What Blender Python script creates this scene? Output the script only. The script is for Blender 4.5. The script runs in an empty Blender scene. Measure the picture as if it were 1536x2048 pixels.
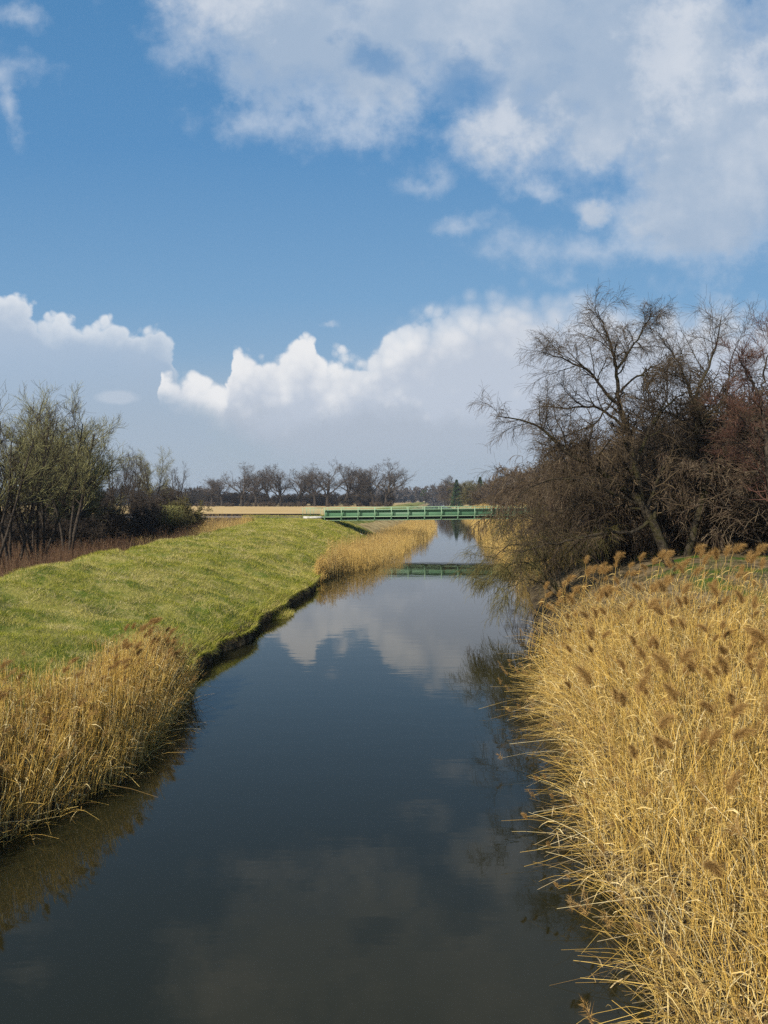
import bpy, math, random
import numpy as np
from mathutils import Vector
C = bpy.context.scene
COL = C.collection
R = math.radians

# ------------------------------------------------------------------ camera
F = 1450.0; CH = 6.0; PITCH = math.atan(24/F)
cam = bpy.data.cameras.new('camera'); camo = bpy.data.objects.new('camera', cam); COL.objects.link(camo)
camo.location = (0, 0, CH); camo.rotation_euler = (math.pi/2-PITCH, 0, 0)
cam.sensor_fit = 'VERTICAL'; cam.sensor_height = 36; cam.lens = 36*F/2048
cam.clip_start = 0.1; cam.clip_end = 9000
C.camera = camo
C.render.resolution_x = 768; C.render.resolution_y = 1024

# ------------------------------------------------------------------ light
SUN_AZ, SUN_EL = 217.0, 36.0
EXPO = 0.55
sd = Vector((math.sin(R(SUN_AZ))*math.cos(R(SUN_EL)), math.cos(R(SUN_AZ))*math.cos(R(SUN_EL)), math.sin(R(SUN_EL))))
sl = bpy.data.lights.new('sun', 'SUN'); sl.energy = 4.8; sl.angle = R(0.5); sl.color = (1, .92, .78)
so = bpy.data.objects.new('sun', sl); COL.objects.link(so); so.rotation_euler = sd.to_track_quat('Z', 'Y').to_euler()
C.view_settings.view_transform = 'Standard'; C.view_settings.look = 'None'
C.view_settings.exposure = EXPO; C.view_settings.gamma = 1
C.cycles.use_denoising = False
C.cycles.max_bounces = 8; C.cycles.diffuse_bounces = 2; C.cycles.glossy_bounces = 3
C.cycles.transparent_max_bounces = 8
C.cycles.sample_clamp_indirect = 4

# ------------------------------------------------------------------ node helper
class NT:
    def __init__(s, tree): s.t = tree
    def n(s, typ, ins=None, **kw):
        nd = s.t.nodes.new(typ)
        for k, v in kw.items(): setattr(nd, k, v)
        for k, v in (ins or {}).items(): s.put(nd.inputs[k], v)
        return nd
    def put(s, sock, v):
        if isinstance(v, bpy.types.NodeSocket): s.t.links.new(v, sock)
        elif isinstance(v, bpy.types.Node): s.t.links.new(v.outputs[0], sock)
        else: sock.default_value = v
    def m(s, op, a, b=None, c=None, clamp=False):
        nd = s.t.nodes.new('ShaderNodeMath'); nd.operation = op; nd.use_clamp = clamp
        for i, v in enumerate((a, b, c)):
            if v is not None: s.put(nd.inputs[i], v)
        return nd.outputs[0]
    def step(s, v, a, b):
        nd = s.t.nodes.new('ShaderNodeMapRange'); nd.interpolation_type = 'SMOOTHSTEP'
        s.put(nd.inputs[0], v); nd.inputs[1].default_value = a; nd.inputs[2].default_value = b
        return nd.outputs[0]
    def lin(s, v, a, b, c, d):
        nd = s.t.nodes.new('ShaderNodeMapRange'); s.put(nd.inputs[0], v)
        for i, q in enumerate((a, b, c, d)): nd.inputs[1+i].default_value = q
        return nd.outputs[0]
    def mix(s, f, a, b, blend='MIX'):
        nd = s.t.nodes.new('ShaderNodeMix'); nd.data_type = 'RGBA'; nd.blend_type = blend
        s.put(nd.inputs[0], f)
        for i, v in ((6, a), (7, b)):
            if isinstance(v, tuple) and len(v) == 3: v = v+(1,)
            s.put(nd.inputs[i], v)
        return nd.outputs[2]
    def noise(s, vec, scale, detail=4, rough=.5, dist=0):
        nd = s.n('ShaderNodeTexNoise'); s.put(nd.inputs['Vector'], vec)
        nd.inputs['Scale'].default_value = scale; nd.inputs['Detail'].default_value = detail
        nd.inputs['Roughness'].default_value = rough; nd.inputs['Distortion'].default_value = dist
        return nd.outputs['Fac']
    def ramp(s, f, stops):
        nd = s.n('ShaderNodeValToRGB'); s.put(nd.inputs[0], f); cr = nd.color_ramp
        while len(cr.elements) < len(stops): cr.elements.new(.5)
        for e, (p, c) in zip(cr.elements, stops): e.position = p; e.color = c+(1,)
        return nd.outputs[0]

def lin(r, g, b):
    f = lambda c: (c/255/12.92 if c/255 <= .04045 else ((c/255+.055)/1.055)**2.4)
    return (f(r), f(g), f(b))

# ------------------------------------------------------------------ world: sky with clouds
w = bpy.data.worlds.new('World'); C.world = w; w.use_nodes = True
w.node_tree.nodes.clear(); g = NT(w.node_tree)
STR = 0.1
sky = g.n('ShaderNodeTexSky', sky_type='NISHITA', sun_disc=False, sun_elevation=R(SUN_EL), sun_rotation=R(SUN_AZ),
          air_density=1.0, dust_density=0.7, ozone_density=1.4)
tc = g.n('ShaderNodeTexCoord'); sp = g.n('ShaderNodeSeparateXYZ', {0: tc.outputs['Generated']})
ay = g.m('MAXIMUM', g.m('ABSOLUTE', sp.outputs[1]), .06)
# direction plane ahead of the river: U grows to the right, W downwards, horizon at W = 1
U = g.m('ADD', g.m('DIVIDE', g.m('MULTIPLY', sp.outputs[0], 1.45), ay), .768)
W = g.m('SUBTRACT', 1.0, g.m('DIVIDE', g.m('MULTIPLY', g.m('MAXIMUM', sp.outputs[2], 0.0), 1.45), ay))
UW = g.n('ShaderNodeCombineXYZ', {0: U, 1: W}).outputs[0]
# warped coordinates
def nz(vec, scale, detail, rough, seed):
    v = g.n('ShaderNodeVectorMath', {0: vec, 1: (seed*3.7, seed*1.9, seed)}, operation='ADD').outputs[0]
    return g.noise(v, scale, detail, rough)
w1 = nz(UW, 5, 7, .6, 1.0); w2 = nz(UW, 5, 7, .6, 5.0)
Uw = g.m('ADD', U, g.m('MULTIPLY', g.m('SUBTRACT', w1, .5), .20))
Ww = g.m('ADD', W, g.m('MULTIPLY', g.m('SUBTRACT', w2, .5), .20))
def ell(lst, u=Uw, wv=Ww):
    out = None
    for (cx, cy, rx, ry) in lst:
        a = g.m('MULTIPLY', g.m('SUBTRACT', u, cx), 1/rx); b = g.m('MULTIPLY', g.m('SUBTRACT', wv, cy), 1/ry)
        q = g.m('SUBTRACT', 1.0, g.m('SQRT', g.m('ADD', g.m('MULTIPLY', a, a), g.m('MULTIPLY', b, b))))
        out = q if out is None else g.m('SMOOTH_MAX', out, q, .18)
    return out
fb = nz(UW, 7, 9, .62, 2.0)
fine = nz(UW, 16, 8, .6, 8.0)
# D: big upper right cloud
eD = ell([(.46, -.03, .15, .10), (.60, .06, .26, .17), (.90, .02, .45, .17), (1.25, .12, .36, .26), (1.02, .265, .12, .085),
          (1.45, .28, .30, .24), (1.40, .43, .17, .14), (1.20, .27, .09, .09), (1.9, .1, .5, .6), (1.19, .42, .05, .04),
          (.73, .17, .10, .09), (1.5, -.5, 1.2, .62)])
dD = g.m('ADD', eD, g.m('ADD', g.m('MULTIPLY', g.m('SUBTRACT', fb, .5), 1.5), g.m('MULTIPLY', g.m('SUBTRACT', fine, .5), .6)))
aD = g.m('MULTIPLY', g.step(dD, -.30, .62), .95)
hole = g.step(g.m('ADD', ell([(.93, .16, .12, .07), (.74, .13, .08, .06)]), g.m('ADD', g.m('MULTIPLY', g.m('SUBTRACT', fine, .5), 1.4), g.m('MULTIPLY', g.m('SUBTRACT', fb, .5), 1.2))), 0, .8)
aD = g.m('MULTIPLY', aD, g.m('SUBTRACT', 1.0, g.m('MULTIPLY', hole, .65)))
# wisps
eW = ell([(.06, .045, .06, .04), (.02, .17, .11, .05), (.05, .22, .03, .07), (.86, .36, .08, .04), (.94, .455, .08, .03), (1.2, .50, .3, .05), (.62, .25, .25, .06),
          (1.07, .51, .11, .05), (.74, .25, .06, .08), (1.09, .385, .045, .025), (.69, .655, .022, .012), (.74, .29, .06, .03)])
aW = g.m('MULTIPLY', g.step(g.m('ADD', eW, g.m('ADD', g.m('MULTIPLY', g.m('SUBTRACT', fine, .5), 2.0), g.m('MULTIPLY', g.m('SUBTRACT', fb, .5), 1.0))), -.2, 1.5), .68)
# lower cumulus banks: top outline as a curve of U
def curve(inp, pts, lo, hi):
    fc = g.n('ShaderNodeFloatCurve'); g.put(fc.inputs['Value'], g.m('DIVIDE', g.m('ADD', inp, .5), 3.0))
    c = fc.mapping.curves[0]
    P_ = [((x+.5)/3, (y-lo)/(hi-lo)) for x, y in pts]
    c.points[0].location = P_[0]; c.points[-1].location = P_[-1]
    for p in P_[1:-1]: c.points.new(*p)
    for p in c.points: p.handle_type = 'AUTO'
    fc.mapping.update()
    return g.m('ADD', g.m('MULTIPLY', fc.outputs[0], hi-lo), lo)
vor1 = g.n('ShaderNodeTexVoronoi', {'Vector': g.n('ShaderNodeCombineXYZ', {0: g.m('ADD', U, g.m('MULTIPLY', w1, .08)), 1: g.m('ADD', W, g.m('MULTIPLY', w2, .08))}).outputs[0], 'Scale': 17.0}, feature='F1').outputs['Distance']
vor2 = g.n('ShaderNodeTexVoronoi', {'Vector': g.n('ShaderNodeCombineXYZ', {0: g.m('ADD', U, g.m('MULTIPLY', w2, .05)), 1: g.m('ADD', W, g.m('MULTIPLY', w1, .05))}).outputs[0], 'Scale': 42.0}, feature='F1').outputs['Distance']
bil = g.m('ADD', g.m('MULTIPLY', g.m('SUBTRACT', .45, vor1), .056), g.m('ADD', g.m('MULTIPLY', g.m('SUBTRACT', .45, vor2), .028), g.m('MULTIPLY', g.m('SUBTRACT', fb, .5), .085)))
Uc = g.m('ADD', U, g.m('ADD', g.m('MULTIPLY', g.m('SUBTRACT', w1, .5), .10), g.m('MULTIPLY', g.m('SUBTRACT', vor1, .35), .035)))
topA = curve(Uc, [(-.5, .50), (-.2, .56), (0, .588), (.07, .592), (.115, .625), (.19, .642), (.27, .640), (.335, .660), (.372, .700), (.39, .76), (.46, .95), (.6, 1.3), (2.5, 1.3)], .4, 1.4)
topB = curve(Uc, [(-.5, 1.3), (.30, 1.2), (.33, .745), (.42, .745), (.455, .76), (.475, .700), (.52, .700), (.575, .690), (.60, .664), (.633, .668), (.648, .698), (.73, .695), (.78, .655), (.86, .615), (1.0, .590), (1.18, .580), (1.30, .605), (1.54, .605), (1.9, .57), (2.5, .62)], .4, 1.4)
hA = g.m('ADD', g.m('SUBTRACT', W, topA), bil); hB = g.m('ADD', g.m('SUBTRACT', W, topB), bil)
softB = g.lin(U, .68, .95, 0.0, 1.0)
aA = g.m('MULTIPLY', g.step(hA, 0.0, .022), g.lin(g.m('ADD', W, g.m('MULTIPLY', fb, .1)), .68, .90, 1.0, .35))
aBh = g.step(hB, 0.0, .024); aBs = g.step(hB, -.02, .085)
aB = g.n('ShaderNodeMix', {0: softB, 2: aBh, 3: aBs}).outputs[0]
lowedge = g.m('SUBTRACT', g.m('ADD', W, g.m('MULTIPLY', g.m('SUBTRACT', fine, .5), .10)), g.m('ADD', .765, g.m('MULTIPLY', g.m('SUBTRACT', U, .33), .55)))
aB = g.m('MULTIPLY', aB, g.m('SUBTRACT', 1.0, g.step(lowedge, -.01, .055)))
low = g.step(W, .70, .88)
small = g.m('MULTIPLY', g.step(g.m('ADD', ell([(.235, .795, .055, .017)], U, W), g.m('MULTIPLY', g.m('SUBTRACT', fine, .5), .9)), 0, .5), .75)
# colours (real radiance of sky; divided by STR because the Background multiplies)
k = 1/STR/2**EXPO
def cc(r, gg, b): return tuple(x*k for x in lin(r, gg, b))
base = sky.outputs[0]
base = g.mix(1.0, base, (.66, .69, .70), 'MULTIPLY')
blue = g.ramp(g.lin(W, 0, 1, 0, 1), [(0, lin(80, 138, 190)), (.3, lin(90, 146, 197)), (.6, lin(120, 165, 205)), (.8, lin(150, 178, 204)), (1, lin(166, 182, 197))])
blue = g.mix(1.0, blue, (k, k, k), 'MULTIPLY')
base = g.mix(.85, base, blue)
shade = g.step(g.m('ADD', g.m('MULTIPLY', nz(UW, 3.2, 6, .55, 11.0), .8), g.m('MULTIPLY', fine, .25)), .38, .74)
colD = g.mix(shade, cc(165, 184, 207), cc(206, 214, 225))
colD = g.mix(g.step(dD, .0, .45), cc(190, 204, 222), colD)
colD = g.mix(g.m('MULTIPLY', g.step(g.m('ADD', ell([(1.02, .27, .12, .10), (1.33, .12, .10, .20), (1.52, .15, .10, .10), (.42, .03, .16, .08)]), g.m('MULTIPLY', g.m('SUBTRACT', fine, .5), 2.2)), 0, .9), .45), colD, cc(226, 229, 235))
hi = g.m('ADD', g.m('MULTIPLY', g.m('SUBTRACT', .8, vor1), .6), g.m('ADD', g.m('MULTIPLY', g.m('SUBTRACT', .6, vor2), .35), g.m('MULTIPLY', fine, .55)))
edgeA = g.lin(hA, 0, .085, 1, 0); edgeB = g.lin(hB, 0, .15, 1, 0)
litB = g.m('MULTIPLY', g.step(g.m('ADD', g.m('MULTIPLY', edgeB, .45), g.m('MULTIPLY', hi, .55)), .26, .70), g.lin(U, .80, 1.05, 1.0, .45))
litA = g.step(g.m('ADD', g.m('MULTIPLY', edgeA, .60), g.m('MULTIPLY', hi, .40)), .32, .85)
colB = g.mix(litB, cc(190, 200, 215), cc(236, 237, 239))
colB = g.mix(g.step(g.m('ADD', W, g.m('MULTIPLY', g.m('SUBTRACT', fb, .5), .16)), .795, .868), colB, cc(176, 187, 202))
colA = g.mix(litA, cc(176, 192, 212), cc(226, 231, 237))
colA = g.mix(g.step(W, .68, .86), colA, cc(166, 182, 202))
c = g.mix(g.m('MULTIPLY', low, .75), base, cc(169, 183, 198))
c = g.mix(aW, c, cc(196, 208, 224)); c = g.mix(aD, c, colD); c = g.mix(aA, c, colA); c = g.mix(aB, c, colB)
c = g.mix(small, c, cc(188, 200, 215))
c = g.mix(g.step(W, .86, .98), c, cc(168, 182, 196))
bg = g.n('ShaderNodeBackground', {0: c, 1: STR}); g.n('ShaderNodeOutputWorld', {0: bg.outputs[0]})
w.cycles.sampling_method = 'MANUAL'; w.cycles.sample_map_resolution = 512

# ------------------------------------------------------------------ numeric helpers
rng = np.random.default_rng(7); random.seed(7)
def at(px, py, Y):
    cx = (px-768)/F; cy = (1024-py)/F
    d = (cx, math.cos(PITCH)+cy*math.sin(PITCH), -math.sin(PITCH)+cy*math.cos(PITCH))
    return Vector((d[0]/d[1]*Y, Y, CH+d[2]/d[1]*Y))
def h2(i, j, s):
    v = np.sin(i*127.1+j*311.7+s*74.7)*43758.5453
    return v-np.floor(v)
def vn(x, y, sc, s=0):
    x = np.asarray(x)/sc; y = np.asarray(y)/sc; ca, sa = math.cos(.65+s*1.3), math.sin(.65+s*1.3)
    x, y = x*ca-y*sa, x*sa+y*ca
    i = np.floor(x); j = np.floor(y); fx = x-i; fy = y-j
    fx = fx*fx*(3-2*fx); fy = fy*fy*(3-2*fy)
    a = h2(i, j, s); b = h2(i+1, j, s); c_ = h2(i, j+1, s); d = h2(i+1, j+1, s)
    return (a*(1-fx)+b*fx)*(1-fy)+(c_*(1-fx)+d*fx)*fy-.5
def XL(y):
    b = np.interp(y, [-60, 5, 12.4, 14, 15.5, 18.9, 21.7, 23.5, 25.6, 32.8, 38.7, 51, 56, 79, 102, 145, 200, 400, 725, 1100, 1450, 3000],
                  [-10, -8.6, -7.0, -6.3, -5.75, -5.9, -6.1, -6.3, -6.5, -6.1, -5.7, -4.6, -4.3, -3.3, -1.6, 3.5, 9.5, 21, 43, 72, 190, 1500])
    j = np.clip((np.asarray(y)-23)/3, 0, 1)*np.clip((90-np.asarray(y))/20, 0, 1)
    return b+j*(vn(y, 0*np.asarray(y), 1.1, 3)*.60+vn(y, 0*np.asarray(y), 3.1, 4)*1.0+vn(y, 0*np.asarray(y), .45, 9)*.15)
def XR(y):
    b = np.interp(y, [-60, 5, 8.5, 12.4, 17.4, 22, 29, 40, 60, 84, 100, 200, 725, 1100, 1450, 3000],
                  [1, 3.2, 3.45, 3.75, 4.5, 5.15, 6.4, 8.3, 11.5, 13.5, 15, 27, 61, 96, 230, 1600])
    return b+vn(y, 0*np.asarray(y), 2.3, 5)*.5
def sst(q): q = np.clip(q, 0, 1); return q*q*(3-2*q)
def CREST(y): return np.interp(y, [-60, 0, 28, 107, 118, 3000], [5, 7, 8.6, 15.3, 13, 13])
def zterr(x, y):
    x = np.asarray(x, float); y = np.asarray(y, float)
    s = XL(y)-x; t = x-XR(y)
    e = np.interp(y, [0, 22, 25, 50, 57, 3000], [.12, .15, .50, .55, .3, .25])
    Wd = np.minimum(np.interp(y, [0, 28, 50, 75, 100, 130, 3000], [6.5, 8, 8.5, 7, 5.7, 7, 9]), CREST(y)-.3)
    q = np.clip(s/Wd, 0, 1)
    tp = np.interp(y, [0, 45, 82, 98, 3000], [2.78, 2.72, 2.65, 3.0, 3.0])
    zl = e+(tp-e)*q*(1.3-.3*q)+.15*np.clip((s-Wd)/np.maximum(CREST(y)-Wd, .5), 0, 1)
    lumps = (vn(x, y, 3.5, 1)*.50+vn(x, y, 1.3, 2)*.46+vn(x, y, .6, 3)*.16)*np.clip(s/1.5, 0, 1)*np.interp(y, [0, 40, 70, 120, 3000], [1, 1, .7, .5, .5])
    lowl = np.interp(y, [0, 100, 112, 3000], [.9, .9, 2.3, 2.6])
    k_ = sst((s-CREST(y))/6)
    zl = (zl+lumps)*(1-k_)+(lowl+vn(x, y, 9, 6)*.3)*k_
    rail = 3.72-np.maximum(np.abs(y-104)-2.2, 0)/1.6
    zl = np.where(x < -8.6, np.maximum(zl, rail), zl)
    und = (np.abs(y-103) < 3.2) & (x > -8.6)
    zl = np.where(und, np.minimum(zl, 3.0-(x+7.4)*.40-.12), zl)
    top = np.interp(y, [0, 16, 22, 33, 3000], [1.55, 1.6, 2.0, 3.1, 3.1])
    wr = np.interp(y, [0, 20, 33, 3000], [5.5, 6, 9, 11])
    qr = t/wr
    zr = .12+top*np.clip(qr*(1.5-.5*np.clip(qr, 0, 1)**2), 0, 1)+.3*sst((t-wr)/12)+(vn(x, y, 2.5, 7)*.25+vn(x, y, .9, 8)*.12)*np.clip(t/2, 0, 1)
    zr = np.where(x > 21, np.maximum(zr, rail), zr)
    bed = -.25-1.2*sst(np.minimum(-s, -t)/1.5)
    return np.where(s > 0, zl, np.where(t > 0, zr, bed))

def mesh_np(name, V, Q=None, T=None, mats=None, smooth=False, parent=None, loc=None, link=True, midx=None):
    me = bpy.data.meshes.new(name)
    V = np.ascontiguousarray(V.reshape(-1, 3), dtype=np.float32)
    Q = np.zeros((0, 4), np.int32) if Q is None else Q.reshape(-1, 4); T = np.zeros((0, 3), np.int32) if T is None else T.reshape(-1, 3)
    me.vertices.add(len(V)); me.vertices.foreach_set('co', V.ravel())
    nl = Q.size+T.size; me.loops.add(nl); me.loops.foreach_set('vertex_index', np.concatenate([Q.ravel(), T.ravel()]).astype(np.int32))
    me.polygons.add(len(Q)+len(T))
    ls = np.concatenate([np.arange(len(Q))*4, Q.size+np.arange(len(T))*3]).astype(np.int32)
    me.polygons.foreach_set('loop_start', ls)
    if smooth: me.polygons.foreach_set('use_smooth', np.ones(len(ls), bool))
    for m_ in (mats if isinstance(mats, (list, tuple)) else [mats]): me.materials.append(m_)
    if midx is not None: me.polygons.foreach_set('material_index', midx.astype(np.int32))
    me.update(calc_edges=True)
    if not link: return me
    return mkobj(name, me, parent, loc)
def mkobj(name, me, parent=None, loc=None):
    o = bpy.data.objects.new(name, me); COL.objects.link(o)
    if parent: o.parent = parent
    if loc is not None: o.location = loc
    return o
def tag(o, label=None, cat=None, group=None, kind=None):
    if label: o['label'] = label
    if cat: o['category'] = cat
    if group: o['group'] = group
    if kind: o['kind'] = kind
    return o
def empty(name, loc, rz=0, sc=1):
    o = bpy.data.objects.new(name, None); COL.objects.link(o); o.location = loc; o.rotation_euler = (0, 0, rz); o.scale = (sc, sc, sc)
    o.empty_display_size = .3
    return o
def nrm(v): return v/np.maximum(np.linalg.norm(v, axis=-1, keepdims=True), 1e-9)
def tubes(P, rad, sides=3, r=rng):
    """P (N,n,3) polylines, rad (N,n) -> verts, quads"""
    N, n, _ = P.shape
    t = nrm(np.gradient(P, axis=1))
    ref = nrm(r.normal(size=(N, 1, 3)))
    u = nrm(np.cross(t, np.broadcast_to(ref, t.shape))); v = np.cross(t, u)
    a = np.arange(sides)*2*math.pi/sides
    V = P[:, :, None]+rad[:, :, None, None]*(np.cos(a)[None, None, :, None]*u[:, :, None]+np.sin(a)[None, None, :, None]*v[:, :, None])
    i = np.arange(n-1)[:, None]; j = np.arange(sides)[None]; j2 = (j+1) % sides
    q = np.stack([i*sides+j, i*sides+j2, (i+1)*sides+j2, (i+1)*sides+j], -1).reshape(-1, 4)
    Q = (q[None]+(np.arange(N)*n*sides)[:, None, None]).reshape(-1, 4)
    return V.reshape(-1, 3), Q
class Acc:
    def __init__(s): s.V = []; s.Q = []; s.T = []; s.k = 0
    def add(s, V, Q=None, T=None):
        V = V.reshape(-1, 3); s.V.append(V)
        if Q is not None: s.Q.append(Q+s.k)
        if T is not None: s.T.append(T+s.k)
        s.k += len(V); return s
    def arr(s): return np.concatenate(s.V), (np.concatenate(s.Q) if s.Q else None), (np.concatenate(s.T) if s.T else None)
    def box(s, x0, x1, y0, y1, z0, z1, sl=0):
        """axis box; sl = z slope per metre in x"""
        v = np.array([(x, y, z+sl*x) for z in (z0, z1) for y in (y0, y1) for x in (x0, x1)], float)
        return s.add(v, np.array([(0, 2, 3, 1), (4, 5, 7, 6), (0, 1, 5, 4), (2, 6, 7, 3), (0, 4, 6, 2), (1, 3, 7, 5)]))
    def build(s, name, mat, parent=None, loc=None, smooth=False):
        V, Q, T = s.arr(); return mesh_np(name, V, Q, T, mat, smooth, parent, loc)

# ------------------------------------------------------------------ materials
def mat(name, build, rough=.85, spec=.15, trans=0.0, bump=None):
    m_ = bpy.data.materials.new(name); m_.use_nodes = True; t = m_.node_tree; t.nodes.clear(); q = NT(t)
    col = build(q)
    b = q.n('ShaderNodeBsdfPrincipled'); q.put(b.inputs['Base Color'], col if not (isinstance(col, tuple) and len(col) == 3) else col+(1,))
    b.inputs['Roughness'].default_value = rough; b.inputs['Specular IOR Level'].default_value = spec
    out = b.outputs[0]
    if bump:
        bn = q.n('ShaderNodeBump', {'Height': bump(q), 'Strength': 1.0, 'Distance': .1}); q.put(b.inputs['Normal'], bn.outputs[0])
    if trans:
        tr = q.n('ShaderNodeBsdfTranslucent'); q.put(tr.inputs[0], col if not (isinstance(col, tuple) and len(col) == 3) else col+(1,))
        ms = q.n('ShaderNodeMixShader', {0: trans, 1: b.outputs[0], 2: tr.outputs[0]}); out = ms.outputs[0]
    q.n('ShaderNodeOutputMaterial', {0: out})
    return m_
def pos(q): return q.n('ShaderNodeNewGeometry').outputs['Position']
def rpi(q): return q.n('ShaderNodeNewGeometry').outputs['Random Per Island']
def orand(q): return q.n('ShaderNodeObjectInfo').outputs['Random']
def islands(stops, patch=None, psc=.35):
    def f(q):
        c_ = q.ramp(rpi(q), stops)
        if patch: c_ = q.mix(q.step(q.noise(pos(q), psc, 4, .6), .42, .62), c_, patch)
        return c_
    return f
def grass_col(q):
    p = pos(q)
    a = q.noise(p, .5, 6, .65); b = q.noise(p, 2.2, 6, .7); c_ = q.noise(p, 14, 4, .7)
    col = q.mix(q.step(a, .42, .58), (.09, .12, .020), (.24, .22, .060))
    col = q.mix(q.m('MULTIPLY', q.step(b, .50, .68), .75), col, (.36, .30, .13))
    return q.mix(q.m('MULTIPLY', q.step(c_, .52, .7), .6), col, (.045, .055, .016))
M = {}
M['ground_grass'] = mat('grass_turf', grass_col, .95, .05, bump=lambda q: q.noise(pos(q), 5, 6, .7))
M['blade'] = mat('grass_blade', lambda q: q.mix(q.m('MAXIMUM', q.step(q.noise(pos(q), .35, 6, .7), .47, .60), q.m('MULTIPLY', q.step(q.noise(pos(q), 2.4, 4, .7), .52, .64), .9)),
        q.ramp(rpi(q), [(0, (.06, .095, .010)), (.45, (.27, .285, .025)), (.75, (.42, .39, .055)), (1, (.52, .44, .15))]),
        q.ramp(rpi(q), [(0, (.16, .14, .04)), (.4, (.44, .40, .085)), (.75, (.60, .50, .16)), (1, (.72, .60, .32))])), .8, .1, .3)
def field_col(q):
    p = q.n('ShaderNodeMapping', {0: pos(q), 3: (.03, .25, 1)}).outputs[0]
    return q.mix(q.step(q.noise(p, 1, 5, .6), .35, .65), (.38, .26, .11), (.50, .355, .17))
M['field'] = mat('stubble', field_col, .95, .05)
M['low'] = mat('brown_litter', lambda q: q.mix(q.step(q.noise(pos(q), .8, 6, .65), .4, .6), (.045, .032, .020), (.12, .085, .045)), .95, .05)
M['bank'] = mat('bank_mud', lambda q: q.mix(q.step(q.noise(pos(q), 2.2, 6, .65), .4, .6), (.035, .026, .017), (.12, .09, .05)), .95, .05, bump=lambda q: q.noise(pos(q), 6, 5, .7))
M['woodfloor'] = mat('leaf_litter', lambda q: q.mix(q.m('MULTIPLY', q.step(q.noise(pos(q), .33, 5, .6), .50, .62), q.step(q.n('ShaderNodeSeparateXYZ', {0: pos(q)}).outputs[0], 11.6, 13.2)), q.mix(q.step(q.noise(pos(q), 3, 6, .65), .4, .6), (.05, .04, .022), (.16, .12, .07)), (.035, .07, .010)), .95, .05)
M['drygrass'] = mat('dry_grass', lambda q: q.mix(q.step(q.noise(pos(q), .5, 6, .65), .4, .6), (.22, .16, .07), (.42, .31, .14)), .95, .05)
M['ballast'] = mat('ballast', lambda q: q.mix(q.noise(pos(q), 9, 3, .6), (.06, .052, .048), (.20, .18, .165)), .95, .05)
reedramp = [(0, (.10, .06, .02)), (.12, (.26, .16, .05)), (.3, (.56, .35, .075)), (.65, (.76, .50, .115)), (.88, (.84, .62, .20)), (1, (.88, .76, .46))]
M['reed'] = mat('reed_stem', lambda q: q.mix(q.m('MULTIPLY', q.step(q.noise(pos(q), .7, 4, .6), .50, .66), .65), q.ramp(rpi(q), reedramp), q.ramp(rpi(q), [(0, (.08, .05, .02)), (.5, (.34, .22, .075)), (1, (.58, .44, .20))])), .55, .3, .15)
M['reedleaf'] = mat('reed_leaf', islands([(0, (.30, .19, .05)), (.5, (.62, .44, .14)), (1, (.82, .66, .34))]), .6, .25, .3)
M['plume'] = mat('reed_plume', islands([(0, (.19, .11, .036)), (.5, (.38, .225, .078)), (1, (.56, .37, .145))]), .9, .05, .35)
M['reedfar'] = mat('reed_far', islands([(0, (.28, .175, .06)), (.4, (.56, .38, .125)), (.8, (.68, .49, .18)), (1, (.76, .60, .29))], (.62, .42, .13), .2), .7, .15, .2)
M['litter'] = mat('reed_litter', islands([(0, (.10, .07, .035)), (.5, (.26, .19, .09)), (1, (.48, .38, .22))]), .8, .1)
M['brownreed'] = mat('brown_reed', islands([(0, (.07, .035, .022)), (.5, (.15, .085, .05)), (.85, (.25, .15, .085)), (1, (.36, .26, .15))]), .85, .1, .2)
def bark(c1, c2, moss=None, sc=6):
    def f(q):
        p = pos(q); c_ = q.mix(q.step(q.noise(p, sc, 5, .65), .38, .62), c1, c2)
        if moss: c_ = q.mix(q.m('MULTIPLY', q.step(q.noise(p, 1.4, 4, .6), .48, .62), .7), c_, moss)
        return c_
    return f
M['willowbark'] = mat('willow_bark', bark((.016, .013, .010), (.055, .045, .032), (.042, .038, .014)), .9, .1, bump=lambda q: q.noise(pos(q), 14, 4, .6))
M['darkbark'] = mat('dark_bark', bark((.02, .016, .013), (.065, .052, .04)), .9, .1)
M['twig_willow'] = mat('willow_twig', islands([(0, (.030, .022, .015)), (.6, (.070, .050, .032)), (1, (.13, .095, .052))]), .8, .15)
M['twig_brown'] = mat('brown_twig', islands([(0, (.045, .026, .018)), (.6, (.095, .070, .046)), (1, (.17, .13, .085))]), .8, .15)
M['twig_red'] = mat('reddish_twig', islands([(0, (.045, .02, .017)), (.6, (.10, .050, .038)), (1, (.17, .095, .06))]), .8, .15)
M['twig_olive'] = mat('olive_twig', islands([(0, (.04, .035, .013)), (.5, (.10, .085, .03)), (1, (.18, .155, .055))]), .8, .15)
M['twig_dark'] = mat('dark_twig', islands([(0, (.018, .014, .011)), (.6, (.045, .034, .025)), (1, (.085, .064, .045))]), .8, .15)
M['twig_bud'] = mat('budding_twig', islands([(0, (.045, .038, .022)), (.5, (.15, .135, .06)), (1, (.34, .33, .14))]), .8, .15)
M['twig_grey'] = mat('grey_twig', islands([(0, (.04, .032, .028)), (.6, (.085, .068, .058)), (1, (.14, .115, .095))]), .8, .15)
M['conifer'] = mat('conifer_needles', islands([(0, (.018, .035, .014)), (1, (.05, .085, .03))]), .8, .15)
M['mistletoe'] = mat('mistletoe_leaves', islands([(0, (.03, .045, .012)), (1, (.06, .09, .025))]), .8, .15)
M['catkin'] = mat('catkins', islands([(0, (.26, .24, .07)), (1, (.45, .42, .16))]), .9, .05, .2)
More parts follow.
